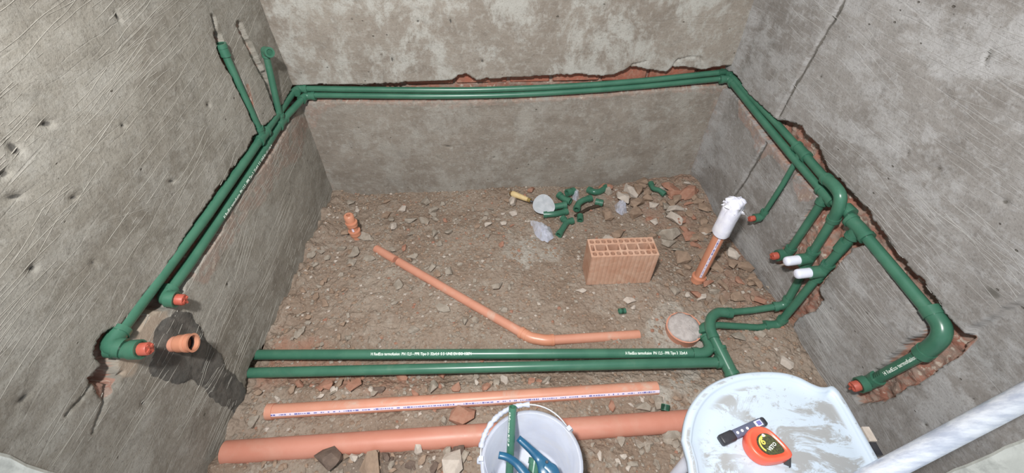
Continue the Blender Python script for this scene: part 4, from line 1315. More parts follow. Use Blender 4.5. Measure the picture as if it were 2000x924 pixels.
mb = MB(); mb.tube([h1 + dh * 0.012, f1_, bl0, bl0 + dh * 0.02], 0.0045, 8); part('tang', mb, 'darksteel', t)
cen = on_z(1062, 400, zt + 0.026)
nb_ = Vector((0.04, -0.48, 1)).normalized(); e1 = (dh - nb_ * dh.dot(nb_)).normalized(); e2 = nb_.cross(e1)
out = []
for k in range(32):
    a = 2 * PI * k / 32
    rx = 0.058 if math.cos(a) > 0 else 0.052
    out.append((math.cos(a) * rx, math.sin(a) * (0.052 - 0.010 * math.cos(a))))
mb = MB(); mb.prism(out, 0, 0.0018, e1, e2, cen, nb_); part('blade', mb, 'steel', t)

def crumple(name, px_out, height, label, cat, seed, mat='film', group=None, lift=0.0):
    pts = [fpx(*q) for q in px_out]
    zc = sum(p.z for p in pts) / len(pts) + lift
    cx = sum(p.x for p in pts) / len(pts); cy = sum(p.y for p in pts) / len(pts)
    dense = []
    for i in range(len(pts)):
        a, b = pts[i], pts[(i + 1) % len(pts)]
        for k in range(4): dense.append(a.lerp(b, k / 4))
    rg = random.Random(seed); rings = []
    for f_, h_ in ((1.0, 0.0), (0.92, 0.22), (0.74, 0.62), (0.5, 0.92), (0.25, 1.0)):
        rings.append([Vector((cx + (p.x - cx) * f_ * rg.uniform(.94, 1.06), cy + (p.y - cy) * f_ * rg.uniform(.94, 1.06), zc + 0.002 + height * h_ * rg.uniform(0.65, 1.2))) for p in dense])
    mb = MB(); mb.loops(rings, True, True, False)
    return mb
t = None
mb = crumple('plastic_bag', [(1035, 431), (1056, 436), (1077, 447), (1081, 466), (1070, 474), (1056, 470), (1043, 456)], 0.030, '', '', 3)
bag = part('plastic_bag', mb, 'film'); tag(bag, 'clear plastic bag lying in front of the green fittings', 'bag')
mb = crumple('bag_content', [(1052, 452), (1066, 452), (1075, 460), (1068, 468), (1056, 464)], 0.020, '', '', 5)
part('bag_content', mb, 'steel', bag, 'shiny contents')
o = part('plastic_wrapper', crumple('w', [(1200, 402), (1212, 398), (1222, 405), (1224, 416), (1214, 422), (1202, 416)], 0.045, '', '', 11), 'film')
tag(o, 'crumpled clear wrapper on the rubble right of the fittings', 'wrapper')
o = part('plastic_wrapper', crumple('w', [(1116, 380), (1126, 376), (1132, 386), (1126, 394), (1118, 390)], 0.040, '', '', 12), 'film')
tag(o, 'small clear wrapper tucked between the loose green fittings', 'wrapper')

# ------------------------------------------------------------------ bucket with tools
BC = Vector((0.050, 0.356)); BZ = 0.240; BR = 0.1245; BRB = 0.100
zb = max(fh(BC.x + math.cos(a) * r_, BC.y + math.sin(a) * r_) for a in np.linspace(0, 6.28, 24) for r_ in (0.02, 0.05, 0.08, 0.1)) - 0.010
t = thing('bucket', (BC.x, BC.y, zb), 'white plastic mixing bucket with a wrapped handle, bottom centre of photo', 'bucket')
def ringp(r, z, n=44, wob=0.0, seed=0):
    rg = random.Random(seed)
    return [Vector((BC.x + math.cos(2 * PI * k / n) * (r + rg.uniform(-wob, wob)), BC.y + math.sin(2 * PI * k / n) * (r + rg.uniform(-wob, wob)), z)) for k in range(n)]
mb = MB()
mb.loops([ringp(BRB, zb), ringp(BRB + 0.004, zb + 0.004), ringp(BR - 0.004, BZ - 0.03), ringp(BR, BZ - 0.004, wob=0.0006, seed=1), ringp(BR - 0.001, BZ, wob=0.0006, seed=2), ringp(BR - 0.004, BZ - 0.002),
          ringp(BRB + 0.001, zb + 0.018), ringp(BRB - 0.006, zb + 0.014)], True, True, True)
part('tub', mb, 'bucketm', t)
def onrim(a, r=BR, z=BZ): return Vector((BC.x + math.cos(a) * r, BC.y + math.sin(a) * r, z))
mb = MB(); mb.loops([ringp(BR + 0.001, BZ - 0.010), ringp(BR + 0.0055, BZ - 0.008), ringp(BR + 0.0055, BZ - 0.001), ringp(BR - 0.002, BZ + 0.001)], False, False, True)
part('rim', mb, 'bucketm', t)
for a in (R(38), R(178)):
    mb = MB(); p = onrim(a, BR + 0.004, BZ - 0.012); d = Vector((math.cos(a), math.sin(a), 0))
    mb.tube([p - d * 0.004, p + d * 0.010, p + d * 0.011], [0.0095, 0.0085, 0.006], 12)
    mb.box(p + Vector((0, 0, 0.010)), (0.012, 0.012, 0.016), Matrix.Rotation(a, 3, 'Z'))
    part('handle_ear', mb, 'bucketm', t)
# bail: wire lying along the far rim, with a wrapped grip
path = []
for k in range(25):
    f_ = k / 24; a = R(38) + (R(178) - R(38)) * f_
    bul = math.sin(PI * f_)
    path.append(onrim(a, BR + 0.006 + 0.012 * bul, BZ - 0.010 + 0.020 * bul + 0.004 * math.sin(9 * f_)))
mb = MB(); mb.tube(path, 0.0022, 8); hb = part('handle_wire', mb, 'steel', t)
rg = random.Random(6); gp = path[9:23]
mb = MB(); mb.tube(smooth_path(gp, 3), [0.0065 + rg.uniform(-.0016, .0022) for _ in smooth_path(gp, 3)], 10); part('handle_wrap', mb, 'bucketm', hb, 'crumpled tape wrap')
# loose strap hanging inside, left
mb = MB(); sp = smooth_path([onrim(R(176), BR - 0.002, BZ - 0.004), onrim(R(192), BR - 0.010, BZ - 0.03), onrim(R(212), BR - 0.020, BZ - 0.075), onrim(R(236), BR - 0.022, BZ - 0.10)], 6)
for w_ in (0,):
    vs = []
    for k, p in enumerate(sp):
        wd = 0.004 + 0.010 * k / len(sp)
        vs += [p + Vector((0, 0, wd)), p - Vector((0, 0, wd)), p - Vector((-.0014, 0, wd)), p + Vector((.0014, 0, wd))]
    fs = []
    for k in range(len(sp) - 1):
        for q in range(4):
            fs.append((4 * k + q, 4 * k + (q + 1) % 4, 4 * k + 4 + (q + 1) % 4, 4 * k + 4 + q))
    mb.add(vs, fs, True)
part('strap', mb, 'bucketm', t)
# pipe offcut leaning in the bucket
pt = on_z(1002, 797, BZ + 0.006); pb = Vector((pt.x + 0.03, pt.y - 0.155, zb + 0.028))
pt = Vector((pt.x, pt.y - 0.006, pt.z))
pb = Vector((-0.012, 0.306, zb + 0.030)); pt = Vector((0.002, 0.479, 0.276))
root = thing('pipe_offcut', pb, 'long printed green pipe offcut leaning inside the bucket', 'pipe', 'green pipe offcuts')
d = (pt - pb).normalized()
mb = MB(); mb.tube([pb, pt], 0.0105, 16, r_in=0.007); part('pipe_section', mb, 'green', root)
part('printed_text', text_on_pipe(pt - d * 0.012, -d, Vector((-0.75, -0.6, 0.6)), 0.0105, TXT[:34], 0.008, 0.8), 'print_white', root)
# fittings in the bucket
for (cx, cy, cz, dx, dy, dz, ln, r_, lab) in (
        (0.060, 0.376, zb + 0.052, 0.2, 1.0, 0.35, 0.075, 0.0155, 'green coupling in the bucket behind the pipe cutter jaw'),
        (0.020, 0.361, zb + 0.042, 1.0, 0.35, 0.1, 0.060, 0.0165, 'green fitting in the bucket between the cutter handles'),
        (0.050, 0.331, zb + 0.038, 0.7, -0.7, 0.0, 0.055, 0.0155, 'green fitting low in the bucket under the pipe cutter'),
        (0.088, 0.356, zb + 0.042, 0.3, 1.0, 0.3, 0.05, 0.0145, 'green ring fitting in the bucket right of the cutter'),
        (0.005, 0.311, zb + 0.036, 0.9, 0.3, 0.0, 0.05, 0.015, 'green fitting in the bucket beside the leaning pipe foot')):
    d = Vector((dx, dy, dz)).normalized(); c = Vector((cx, cy, cz + 0.0))
    mb = MB(); mb.tube([c - d * ln / 2, c + d * ln / 2], r_, 16, r_in=r_ * .7)
    for sg in (-1, 1): mb.tube([c + d * (sg * (ln / 2 - 0.015)), c + d * (sg * (ln / 2 + .001))], r_ * 1.2, 16, r_in=r_ * .72)
    tag(part('pipe_fitting', mb, 'green'), lab, 'pipe fitting', 'green fittings in the bucket')
# blue pipe cutter
Zc_ = 0.165
def bz(a, b, z=Zc_): return on_z(a, b, z)
root = thing('pipe_cutter', bz(1060, 905, Zc_ - 0.03), 'blue hand pipe cutter lying open in the white bucket', 'tool')
def bar(path, w, th, mat, name):
    pts = smooth_path(path, 5); mb = MB(); rings = []
    n = len(pts)
    ws = w if isinstance(w, list) else [w] * 2
    for i, p in enumerate(pts):
        tg = (pts[min(i + 1, n - 1)] - pts[max(i - 1, 0)]).normalized()
        sd = tg.cross(Vector((0, 0, 1))).normalized(); up_ = sd.cross(tg).normalized()
        f_ = i / (n - 1) * (len(ws) - 1); k = min(int(f_), len(ws) - 2); wd = ws[k] + (ws[k + 1] - ws[k]) * (f_ - k)
        rings.append([p + sd * (wd * x) + up_ * (th * y) for x, y in ((-1, -.5), (-.7, -1), (.7, -1), (1, -.5), (1, .5), (.7, 1), (-.7, 1), (-1, .5))])
    mb.loops(rings, True, True, True)
    return part(name, mb, mat, root)
bar([bz(1012, 856, Zc_ + .02), bz(1036, 878, Zc_ + .01), bz(1054, 897), bz(1066, 916), bz(1078, 950, Zc_ - .01)], [0.0085, 0.0095, 0.013, 0.022, 0.024], 0.008, 'blue', 'upper_handle')
bar([bz(974, 889, Zc_ + .018), bz(990, 893, Zc_ + .016), bz(1008, 905, Zc_ + .008), bz(1026, 926), bz(1048, 960, Zc_ - .01)], [0.0085, 0.0090, 0.010, 0.012, 0.015], 0.008, 'blue', 'lower_handle')
bar([bz(1062, 908, Zc_ + .004), bz(1078, 918, Zc_ + .002), bz(1090, 940, Zc_ - .004)], [0.010, 0.016, 0.012], 0.006, 'blue', 'jaw')
mb = MB(); c = bz(1068, 903, Zc_ + 0.008); mb.tube([c - Vector((0, 0, .008)), c + Vector((0, 0, .0035)), c + Vector((0, 0, .0045))], [0.0042, 0.0042, 0.003], 12); part('pivot_bolt', mb, 'darksteel', root)

# ------------------------------------------------------------------ white seat
SZ = 0.45
up_half = [(1333, 858), (1338, 822), (1350, 790), (1374, 760), (1406, 740), (1446, 728), (1490, 724), (1530, 726), (1560, 734), (1584, 746), (1602, 753), (1616, 754), (1628, 752), (1640, 762)]
hp = [on_z(a, b, SZ) for a, b in up_half]
XR = hp[-1].x; YC = 0.262
half = smooth_path([Vector((p.x, p.y, 0)) for p in hp], 4)
x0 = min(p.x for p in half)
outl = [(p.x, p.y - YC) for p in half if p.y - YC > 0.05]
front = (x0 - 0.004, 0.0)
pts_up = [(x0 + 0.0005, 0.03)] + outl
full = [front] + pts_up + [(XR + 0.002, outl[-1][1] - 0.03), (XR + 0.002, 0.0), (XR + 0.002, -outl[-1][1] + 0.03)] + [(a, -b) for a, b in reversed(pts_up)]
cx = sum(p[0] for p in full) / len(full)
def inset(dist):
    return [Vector((cx + (p[0] - cx) * (1 - dist / 0.205), p[1] * (1 - dist / 0.225))) for p in full]
def ring(dist, z): return [Vector((p.x, p.y + YC, z)) for p in inset(dist)]
t = thing('white_seat', (cx, YC, 0.0), 'scuffed white plastic seat smeared with mortar, bottom right of photo', 'seat')
mb = MB()
mb.loops([ring(0.03, SZ - 0.022), ring(0.006, SZ - 0.022), ring(0.0, SZ - 0.016), ring(0.0, SZ - 0.006), ring(0.004, SZ), ring(0.014, SZ), ring(0.017, SZ - 0.004), ring(0.020, SZ - 0.0085), ring(0.05, SZ - 0.0075)][::-1], True, True, True)
part('seat', mb, 'chair', t)
# legs
for (a, b, c_, d_) in ((0.44, 0.09, 0.435, 0.085), (0.44, -0.09, 0.435, -0.085), (0.70, 0.12, 0.705, 0.12), (0.70, -0.12, 0.705, -0.12)):
    mb = MB(); zf = fh(c_, YC + d_)
    mb.tube([Vector((c_, YC + d_, zf)), Vector((a, YC + b, SZ - 0.02))], [0.013, 0.016], 12)
    mb.tube([Vector((c_, YC + d_, zf - 0.002)), Vector((c_, YC + d_, zf + 0.012))], 0.018, 12)
    part('leg', mb, 'whitecap', t)
for sg in (1,):
    mb = MB(); c = on_z(1690, 848, SZ - 0.006)
    mb.box(c + Vector((0.008, 0, -0.004)), (0.016, 0.030, 0.012)); part('clip', mb, 'stone_pale', t, 'pale clip on the straight edge')
    mb = MB(); c = on_z(1706, 876, SZ - 0.010); mb.box(c + Vector((0.006, 0, -0.006)), (0.014, 0.026, 0.012)); part('clip', mb, 'markercap', t, 'black clip on the straight edge')

# tape measure on the seat
ZS = SZ - 0.0078
c = on_z(1493, 868, ZS + 0.026)
root = thing('tape_measure', (c.x, c.y, ZS), 'orange red tape measure with a dark sticker on the white seat', 'tape measure')
tipd = on_z(1536, 893, ZS + 0.012) - c; ang = math.atan2(tipd.y, tipd.x)
e1 = Vector((math.cos(ang), math.sin(ang), 0)); e2 = Vector((-e1.y, e1.x, 0)); UP = Vector((0, 0, 1))
def tear(scale, n=40):
    out = []
    for k in range(n):
        a = 2 * PI * k / n
        r_ = 0.036
        x, y = math.cos(a) * r_, math.sin(a) * r_
        if math.cos(a) > 0: 
            f_ = math.cos(a); x = r_ * f_ + 0.016 * f_ ** 3; y *= (1 - 0.30 * f_ ** 2)
        out.append((x * scale, y * scale))
    return out
rings = []
for s_, z_ in ((0.90, 0.0), (0.97, 0.002), (1.0, 0.006), (1.0, 0.026), (0.97, 0.031), (0.90, 0.033), (0.80, 0.0335), (0.78, 0.032)):
    rings.append([Vector((c.x, c.y, ZS + z_)) + e1 * a + e2 * b for a, b in tear(s_)])
mb = MB(); mb.loops(rings, True, True, True); part('case', mb, 'orange_red', root)
off = e1 * 0.004
oc = Vector((c.x, c.y, ZS)) + off
mb = MB(); mb.prism([(a * 0.60, b * 0.60) for a, b in tear(1.0)], 0.0318, 0.0336, e1, e2, oc, UP); st = part('sticker', mb, 'sticker', root)
# sticker print: yellow arc, numeral, white letters
mb = MB(); arcp = []
for k in range(13):
    a = R(110) + R(150) * k / 12
    for r_ in (0.0150, 0.0182): arcp.append(oc + e1 * (math.cos(a) * r_ ) + e2 * (math.sin(a) * r_) + UP * 0.0339)
mb.add(arcp, [(2 * k, 2 * k + 1, 2 * k + 3, 2 * k + 2) for k in range(12)], False); part('printed_arc', mb, 'yellow', st)
xr = Vector((1, 0.1, 0)).normalized(); yr = Vector((-0.1, 1, 0))
part('printed_numeral', text_flat(oc - e1 * 0.011 - xr * 0.004 - yr * 0.006, xr, yr, UP, '6', 0.020, 0.0340), 'yellow', st)
dxr = (e2 * 0.8 + e1 * 0.45).normalized(); dyr = Vector((-dxr.y, dxr.x, 0))
part('printed_text', text_flat(oc + e1 * 0.008 - dxr * 0.014 - dyr * 0.004, dxr, dyr, UP, 'VETO', 0.0095, 0.0340), 'print_white', st)
mb = MB()
p = oc - e1 * 0.010 + e2 * 0.014
mb.tube([p + UP * 0.0335, p + UP * 0.0342], 0.0032, 14); part('printed_dot', mb, 'stripe', st)
mb = MB(); h = Vector((c.x, c.y, ZS + 0.005)) + e1 * 0.052 - e2 * 0.004
rot = Matrix((e1, e2, UP)).transposed()
mb.box(h, (0.012, 0.018, 0.002), rot); mb.box(h + e1 * 0.006 - UP * 0.002, (0.0016, 0.020, 0.008), rot); part('blade_hook', mb, 'darksteel', root)

# flat marker on the seat
pA = on_z(1408, 861, ZS + 0.010); pB = on_z(1494, 822, ZS + 0.010)
root = thing('marker', ((pA.x + pB.x) / 2, (pA.y + pB.y) / 2, ZS), 'slate grey flat marker with black cap on the white seat', 'marker')
d = (pB - pA).normalized(); LM = (pB - pA).length; sd = Vector((-d.y, d.x, 0))
def slab(a, b, w, h, mat, name, taper=1.0):
    mb = MB(); rings = []
    for s_, q in ((a, 0.86), (a + 0.003, 1.0), (b - 0.003, 1.0), (b, 0.86)):
        o_ = Vector((pA.x, pA.y, ZS)) + d * s_
        ring_ = []
        for k in range(16):
            an = 2 * PI * k / 16; cx_, cz_ = math.cos(an), math.sin(an)
            sx = math.copysign(abs(cx_) ** 0.5, cx_); sz = math.copysign(abs(cz_) ** 0.5, cz_)
            ring_.append(o_ + sd * (sx * w * q) + UP * (h + sz * h * q))
        rings.append(ring_)
    mb.loops(rings, True, True, True); return part(name, mb, mat, root)
slab(0.030, LM - 0.008, 0.0098, 0.0078, 'markerbody', 'body')
slab(0.0, 0.034, 0.0114, 0.0086, 'markercap', 'cap')
slab(LM - 0.010, LM, 0.0094, 0.0074, 'markercap', 'end_plug')
tz = Vector((0, 0, ZS + 0.0156))
mb = MB(); o_ = Vector((pA.x, pA.y, ZS + 0.0156)) + d * (LM - 0.021); mb.box(o_, (0.017, 0.0125, 0.0006), Matrix((d, sd, UP)).transposed()); lb = part('label', mb, 'label_white', root)
mb = MB(); mb.box(o_ + d * 0.0015 + UP * 0.0004, (0.0105, 0.009, 0.0004), Matrix((d, sd, UP)).transposed()); part('printed_block', mb, 'print_blue', lb)
for s_ in (0.042, 0.054, 0.068):
    mb = MB(); p = Vector((pA.x, pA.y, ZS + 0.0153)) + d * s_; mb.tube([p, p + UP * 0.0007], 0.0030, 14); part('printed_dot', mb, 'label_white', root)

# metal pole resting across the seat and leaning on the right wall
q0 = on_z(1640, 966, SZ + 0.024); q1 = WR.hit(2075, 736, 0.02)
mb = MB(); d = (q1 - q0).normalized(); rg = random.Random(3)
n = 40; rings = []
sd = d.cross(Vector((0, 0, 1))).normalized(); up_ = sd.cross(d).normalized()
for i in range(n + 1):
    p = q0 + d * ((q1 - q0).length * i / n)
    f_ = i / n
    rr = 0.0190 + 0.0035 * f_
    rings.append([p + sd * (math.cos(2 * PI * k / 20) * rr) + up_ * (math.sin(2 * PI * k / 20) * rr * 0.95) for k in range(20)])
mb.loops(rings, True, True, True)
tag(part('metal_pole', mb, 'galv'), 'scuffed galvanised metal pole slanting across the bottom right corner', 'pole')

# ------------------------------------------------------------------ rubble
def rock_mesh(seed, flat=0.6, n=16):
    rg = random.Random(seed); bm = bmesh.new()
    for _ in range(n):
        v = Vector((rg.gauss(0, 1), rg.gauss(0, 1), rg.gauss(0, 1))).normalized()
        v *= rg.uniform(0.85, 1.0)
        bm.verts.new((v.x * 0.5, v.y * 0.5 * rg.uniform(.8, 1), v.z * 0.5 * flat))
    res = bmesh.ops.convex_hull(bm, input=bm.verts)
    for v in [v for v in bm.verts if not v.link_faces]: bm.verts.remove(v)
    bmesh.ops.recalc_face_normals(bm, faces=bm.faces)
    me = bpy.data.meshes.new('rubble'); bm.to_mesh(me); bm.free()
    return me
KINDS = {'g': 'stone_grey', 'b': 'stone_brown', 'r': 'stone_red', 'p': 'stone_pale', 'd': 'stone_dark'}
ROCKS = {}
for kk, mm in KINDS.items():
    ROCKS[kk] = []
    for i in range(9):
        me = rock_mesh(100 + i * 7 + ord(kk), 0.45 + 0.05 * (i % 4), 12 + 2 * (i % 4))
        me.materials.append(M[mm]); ROCKS[kk].append(me)
RG = random.Random(77)
NAMES = {'g': 'mortar_chunk', 'b': 'rubble_stone', 'r': 'brick_fragment', 'p': 'plaster_chip', 'd': 'dark_clod'}
CATS = {'g': 'rubble', 'b': 'rubble', 'r': 'brick fragment', 'p': 'plaster chip', 'd': 'clod'}
def rock(a, b, size_px, kind, label, group=None, asp=None, sink=0.12, rotz=None, lift=0.0):
    p = fpx(a, b)
    zcam = (p - CAM).dot(Vector((0, S45, -S45)))
    sz = 1.12 * size_px * zcam / F
    me = RG.choice(ROCKS[kind])
    o = bpy.data.objects.new(NAMES[kind], me); COL.objects.link(o)
    asp = asp or RG.uniform(0.62, 0.95)
    o.scale = (sz, sz * asp, sz * RG.uniform(0.75, 1.0))
    o.rotation_euler = (RG.uniform(-.25, .25), RG.uniform(-.25, .25), RG.uniform(0, 6.28) if rotz is None else rotz)
    o.location = (p.x, p.y, p.z + sz * 0.25 * (1 - 2 * sink) + lift)
    tag(o, label, CATS[kind], group)
    return o
STONES = [
 (712, 466, 34, 'g', 'flat grey mortar chunk right beside the short orange pipe stub'),
 (690, 496, 32, 'g', 'grey mortar chunk left of the buried drain pipe start'),
 (722, 508, 26, 'g', 'blocky grey chunk leaning at the drain pipe start'),
 (803, 432, 26, 'g', 'angular grey chunk, left of a pair on the back floor'),
 (829, 434, 24, 'g', 'angular grey chunk, right of a pair on the back floor'),
 (790, 486, 18, 'r', 'reddish fragment above the upper end of the drain pipe'),
 (806, 504, 24, 'g', 'smooth grey stone just above the drain pipe'),
 (768, 490, 20, 'g', 'grey stone against the upper end of drain pipe'),
 (856, 478, 22, 'g', 'grey stone alone between drain pipe and back wall'),
 (876, 454, 26, 'g', 'grey flat stone in the middle of the back floor'),
 (871, 432, 12, 'r', 'small bright red brick chip in the middle back floor'),
 (954, 441, 18, 'p', 'pale plaster chip left of the plastic bag, left of two'),
 (984, 438, 16, 'p', 'pale upright plaster chip nearest the plastic bag'),
 (1003, 419, 18, 'p', 'pale pink plaster chip below the trowel blade'),
 (1001, 397, 28, 'p', 'pale plaster slab below the trowel handle'),
 (1037, 374, 20, 'r', 'red brick lump against the back wall above the trowel'),
 (1001, 443, 12, 'r', 'small red brick chip below the trowel'),
 (979, 479, 16, 'r', 'red brick chip at the edge of the cement dust'),
 (970, 560, 28, 'g', 'grey stone in the middle of the trodden floor'),
 (866, 605, 30, 'g', 'grey stone left of the drain pipe in the open dirt'),
 (1134, 570, 22, 'p', 'pale plaster chip in front of the hollow brick left corner'),
 (1229, 590, 26, 'p', 'large pale plaster flake in front of the hollow brick'),
 (1236, 603, 14, 'p', 'small pale flake beside the larger plaster flake'),
 (1186, 425, 32, 'b', 'rounded brown stone between the stick and the wrapper'),
 (1302, 462, 46, 'g', 'large flat grey slab behind the hollow brick right end'),
 (1274, 404, 24, 'p', 'pale rounded stone in the right back rubble'),
 (1276, 436, 20, 'p', 'pale angular chip behind the hollow brick'),
 (1343, 382, 40, 'r', 'tall red brick shard in the back right corner'),
 (1352, 427, 20, 'r', 'red brick chip in the right rubble below the tall shard'),
 (1374, 459, 26, 'p', 'pale oblong stone near the wrapped pipe'),
 (1355, 481, 20, 'r', 'orange red chip right of the hollow brick'),
 (1322, 492, 30, 'g', 'grey stone right of the hollow brick end'),
 (1215, 388, 34, 'b', 'brown stone in front of the back wall right of the bends'),
 (1245, 378, 40, 'b', 'brown slab leaning at the back wall left of the S-bend'),
 (1242, 402, 36, 'b', 'brown broken slab right of the clear wrapper'),
 (1328, 432, 28, 'r', 'reddish block in the middle of the right rubble'),
 (1310, 402, 26, 'b', 'brown stone in front of the green S-bend'),
 (1372, 436, 24, 'b', 'brown stone against the right wall foot'),
 (1395, 500, 30, 'b', 'brown stone left of the wrapped pipe'),
 (1430, 520, 32, 'b', 'brown stone between the wrapped pipe and right wall'),
 (1410, 560, 26, 'b', 'brown stone in front of the wrapped pipe foot'),
 (1482, 590, 30, 'r', 'pinkish brick lump against the wall foot above the pipe bend'),
 (1508, 570, 30, 'g', 'thin grey plaster shard at the right wall foot'),
 (1533, 607, 24, 'p', 'white plaster lump between the two drop pipes'),
 (1534, 712, 32, 'p', 'square pale block at the right wall foot behind the white seat'),
 (1482, 655, 24, 'g', 'grey shard below the lower floor bend'),
 (1440, 660, 30, 'g', 'grey slab right of the crossing green pipes'),
 (638, 756, 34, 'r', 'red brick lump in the trench, left of two'),
 (692, 757, 36, 'r', 'red brick lump in the trench, right of two'),
 (664, 752, 22, 'b', 'brown clod between the two red brick lumps'),
 (742, 762, 26, 'd', 'dark hollow clod above the striped pipe'),
 (786, 738, 30, 'r', 'reddish slab under the nearer green floor pipe'),
 (846, 758, 30, 'g', 'grey block above the striped orange pipe'),
 (862, 730, 26, 'r', 'red slab below the nearer green floor pipe'),
 (905, 812, 56, 'r', 'large reddish brown block on the thick terracotta pipe'),
 (868, 822, 18, 'g', 'grey stone left of the large reddish block'),
 (1038, 746, 20, 'r', 'red round chip above the striped orange pipe'),
 (1066, 744, 22, 'g', 'grey round stone right of the red round chip'),
 (985, 744, 26, 'p', 'pinkish pale stone above the striped orange pipe'),
 (930, 738, 18, 'g', 'grey pebble below the nearer green floor pipe'),
 (626, 776, 18, 'p', 'pale pebble above the striped pipe left part'),
 (617, 874, 24, 'd', 'dark pointed shard at the front of terracotta pipe'),
 (646, 898, 60, 'd', 'large dark brown clod at the bottom left floor'),
 (726, 906, 60, 'b', 'large rounded clod at the bottom floor left of bucket'),
 (682, 876, 24, 'g', 'grey pebble at the front of terracotta pipe'),
 (694, 896, 24, 'p', 'pale oblong pebble near the dark clod'),
 (790, 878, 26, 'g', 'grey lump in front of the terracotta pipe'),
 (818, 876, 30, 'p', 'white jagged plaster flake in front of terracotta pipe'),
 (884, 912, 62, 'p', 'large cream white plaster block left of the bucket'),
 (1254, 797, 34, 'g', 'flat grey stone behind terracotta pipe, left of two'),
 (1286, 790, 32, 'g', 'flat grey stone behind terracotta pipe, right of two'),
 (1280, 806, 20, 'g', 'small grey stone behind terracotta pipe below the pair'),
 (1173, 848, 20, 'p', 'pale pebble right of the bucket at the pipe'),
 (1194, 847, 20, 'g', 'grey pebble right of the bucket at the pipe'),
 (1212, 864, 28, 'g', 'broken grey chunk right of the bucket'),
 (1248, 866, 30, 'g', 'grey rough chunk between bucket and white seat'),
 (1310, 850, 38, 'g', 'large grey chunk under the edge of the white seat'),
 (1272, 846, 16, 'g', 'small grey pebble at the pipe near the white seat'),
 (500, 826, 30, 'g', 'grey lump at the foot of left wall beside terracotta pipe'),
 (505, 770, 24, 'b', 'brown lump in the wall hole below green floor pipes'),
]
for (a, b, sz, kd, lab) in STONES:
    rock(a, b, sz, kd, lab, 'named rubble pieces')
# pieces with a height of their own: block on the thick pipe handled above; scatter of smaller chips
PIPES2 = [([tuple(p[:2]) for p in q], r_) for q, r_ in ((BIGP, 0.038), (STRP, 0.036), (DRN, 0.03), (GF1, 0.03), (GF2, 0.03))]
def blocked(p):
    X = np.array([p.x]); Y = np.array([p.y])
    for q, r_ in PIPES2:
        if sd_line(X, Y, q)[0] < r_: return True
    if (Vector((p.x, p.y)) - BC).length < 0.135: return True
    if 0.22 < p.x < 0.60 and 1.00 < p.y < 1.30: return True
    if abs(p.x - 0.788) < 0.04 and abs(p.y - 1.14) < 0.04: return True
    if (Vector((p.x, p.y)) - Vector((0.66, 0.93))).length < 0.09: return True
    x_wall = 0.94 + (1.79 - p.y) * (0.15 / 1.19)
    return p.x < -0.895 or p.x > x_wall - 0.02 or p.y > 1.67 + (p.x + 0.912) * 0.054
ZONES = [ # pixel polygon box (x0,y0,x1,y1), count, kinds, place words
 (660, 385, 1000, 470, 46, 'gggbbp', 'on the back floor left of the trowel'),
 (1180, 360, 1380, 470, 48, 'rrbbbpg', 'in the rubble heap at the back right'),
 (1290, 450, 1480, 600, 36, 'rbbbgp', 'along the right wall around the wrapped pipe'),
 (580, 480, 700, 680, 40, 'bbbgg', 'along the foot of the left wall'),
 (760, 500, 1000, 660, 26, 'gggb', 'beside the half buried drain pipe'),
 (540, 735, 1340, 800, 42, 'gbbrp', 'in the trench around the striped orange pipe'),
 (490, 862, 930, 920, 40, 'gbbd', 'in the front strip left of the bucket'),
 (1150, 842, 1340, 915, 32, 'gggp', 'in the front strip right of the bucket'),
]
KW = {'g': 'grey', 'b': 'brown', 'r': 'brick red', 'p': 'pale', 'd': 'dark'}
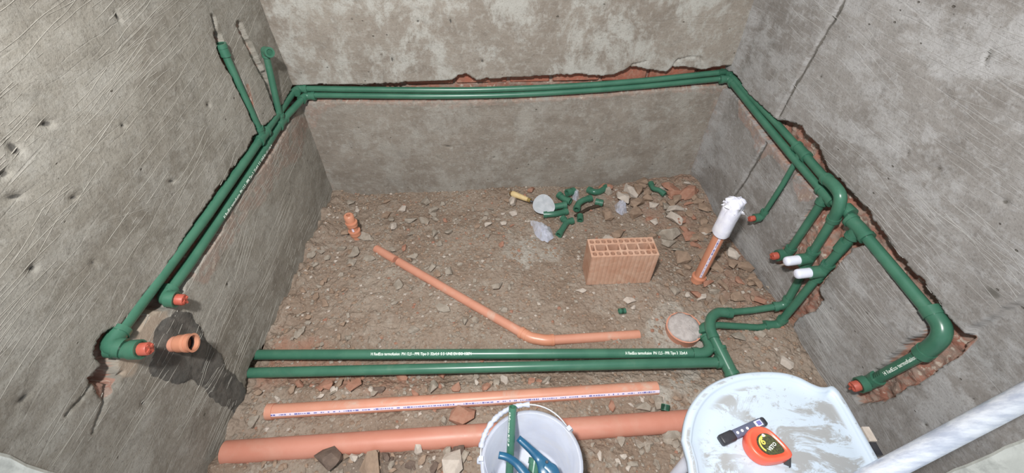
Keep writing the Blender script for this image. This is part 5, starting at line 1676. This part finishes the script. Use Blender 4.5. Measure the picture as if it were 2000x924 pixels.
for (x0_, y0_, x1_, y1_, cnt, kinds, words) in ZONES:
    made = 0; tries = 0
    while made < cnt and tries < 600:
        tries += 1
        a = RG.uniform(x0_, x1_); b = RG.uniform(y0_, y1_)
        p = fpx(a, b)
        if blocked(p): continue
        kd = RG.choice(kinds)
        rock(a, b, RG.choice([10, 12, 13, 15, 17, 20, 24]) * (1.6 if 'heap' in words or 'wrapped' in words else 1.0), kd, 'small %s chip %s' % (KW[kd], words), 'small %s chips %s' % (KW[kd], words), sink=0.14)
        made += 1

# gravel too fine to count
gr = np.random.RandomState(12)
base = np.array([(1, 0, 0), (-1, 0, 0), (0, 1, 0), (0, -1, 0), (0, 0, 1), (0, 0, -1)], float) * 0.5
bf = np.array([(0, 2, 4), (2, 1, 4), (1, 3, 4), (3, 0, 4), (2, 0, 5), (1, 2, 5), (3, 1, 5), (0, 3, 5)])
def gravel(name, n, mat, label, seed):
    rs = np.random.RandomState(seed)
    V = []; Fc = []; c = 0
    while c < n:
        x = rs.uniform(-0.89, 1.05); y = rs.uniform(0.28, 1.76)
        if rs.rand() > 0.22 + 1.2 * max(0, float(vnoise(np.array([x * 4 + 9]), np.array([y * 4 + 5]), 401 + seed)[0]) - 0.35) and True: 
            if rs.rand() < 0.6: continue
        if x > 0.93 + (1.79 - y) * 0.126: continue
        s_ = 0.004 + 0.016 * rs.rand() ** 2.5
        v = base * s_ * rs.uniform(0.7, 1.3, (6, 3))
        q = rs.uniform(0, 6.28); cq, sq = math.cos(q), math.sin(q)
        v = np.stack([v[:, 0] * cq - v[:, 1] * sq, v[:, 0] * sq + v[:, 1] * cq, v[:, 2] * 0.7], -1)
        V.append(v + np.array([x, y, fh(x, y) + s_ * 0.12])); Fc.append(bf + 6 * c); c += 1
    V = np.concatenate(V); Fc = np.concatenate(Fc)
    me = mesh_from(name, V.tolist(), Fc.tolist()); me.materials.append(M[mat])
    o = bpy.data.objects.new(name, me); COL.objects.link(o)
    tag(o, label, 'gravel', None, 'stuff')
gravel('gravel', 7000, 'stone_brown', 'fine brown gravel strewn over the dirt floor', 1)
gravel('gravel', 4600, 'stone_grey', 'fine grey mortar grit strewn over the dirt floor', 2)
gravel('gravel', 900, 'stone_pale', 'fine pale plaster crumbs strewn over the dirt floor', 3)
gravel('gravel', 450, 'stone_red', 'fine red brick crumbs strewn over the dirt floor', 4)
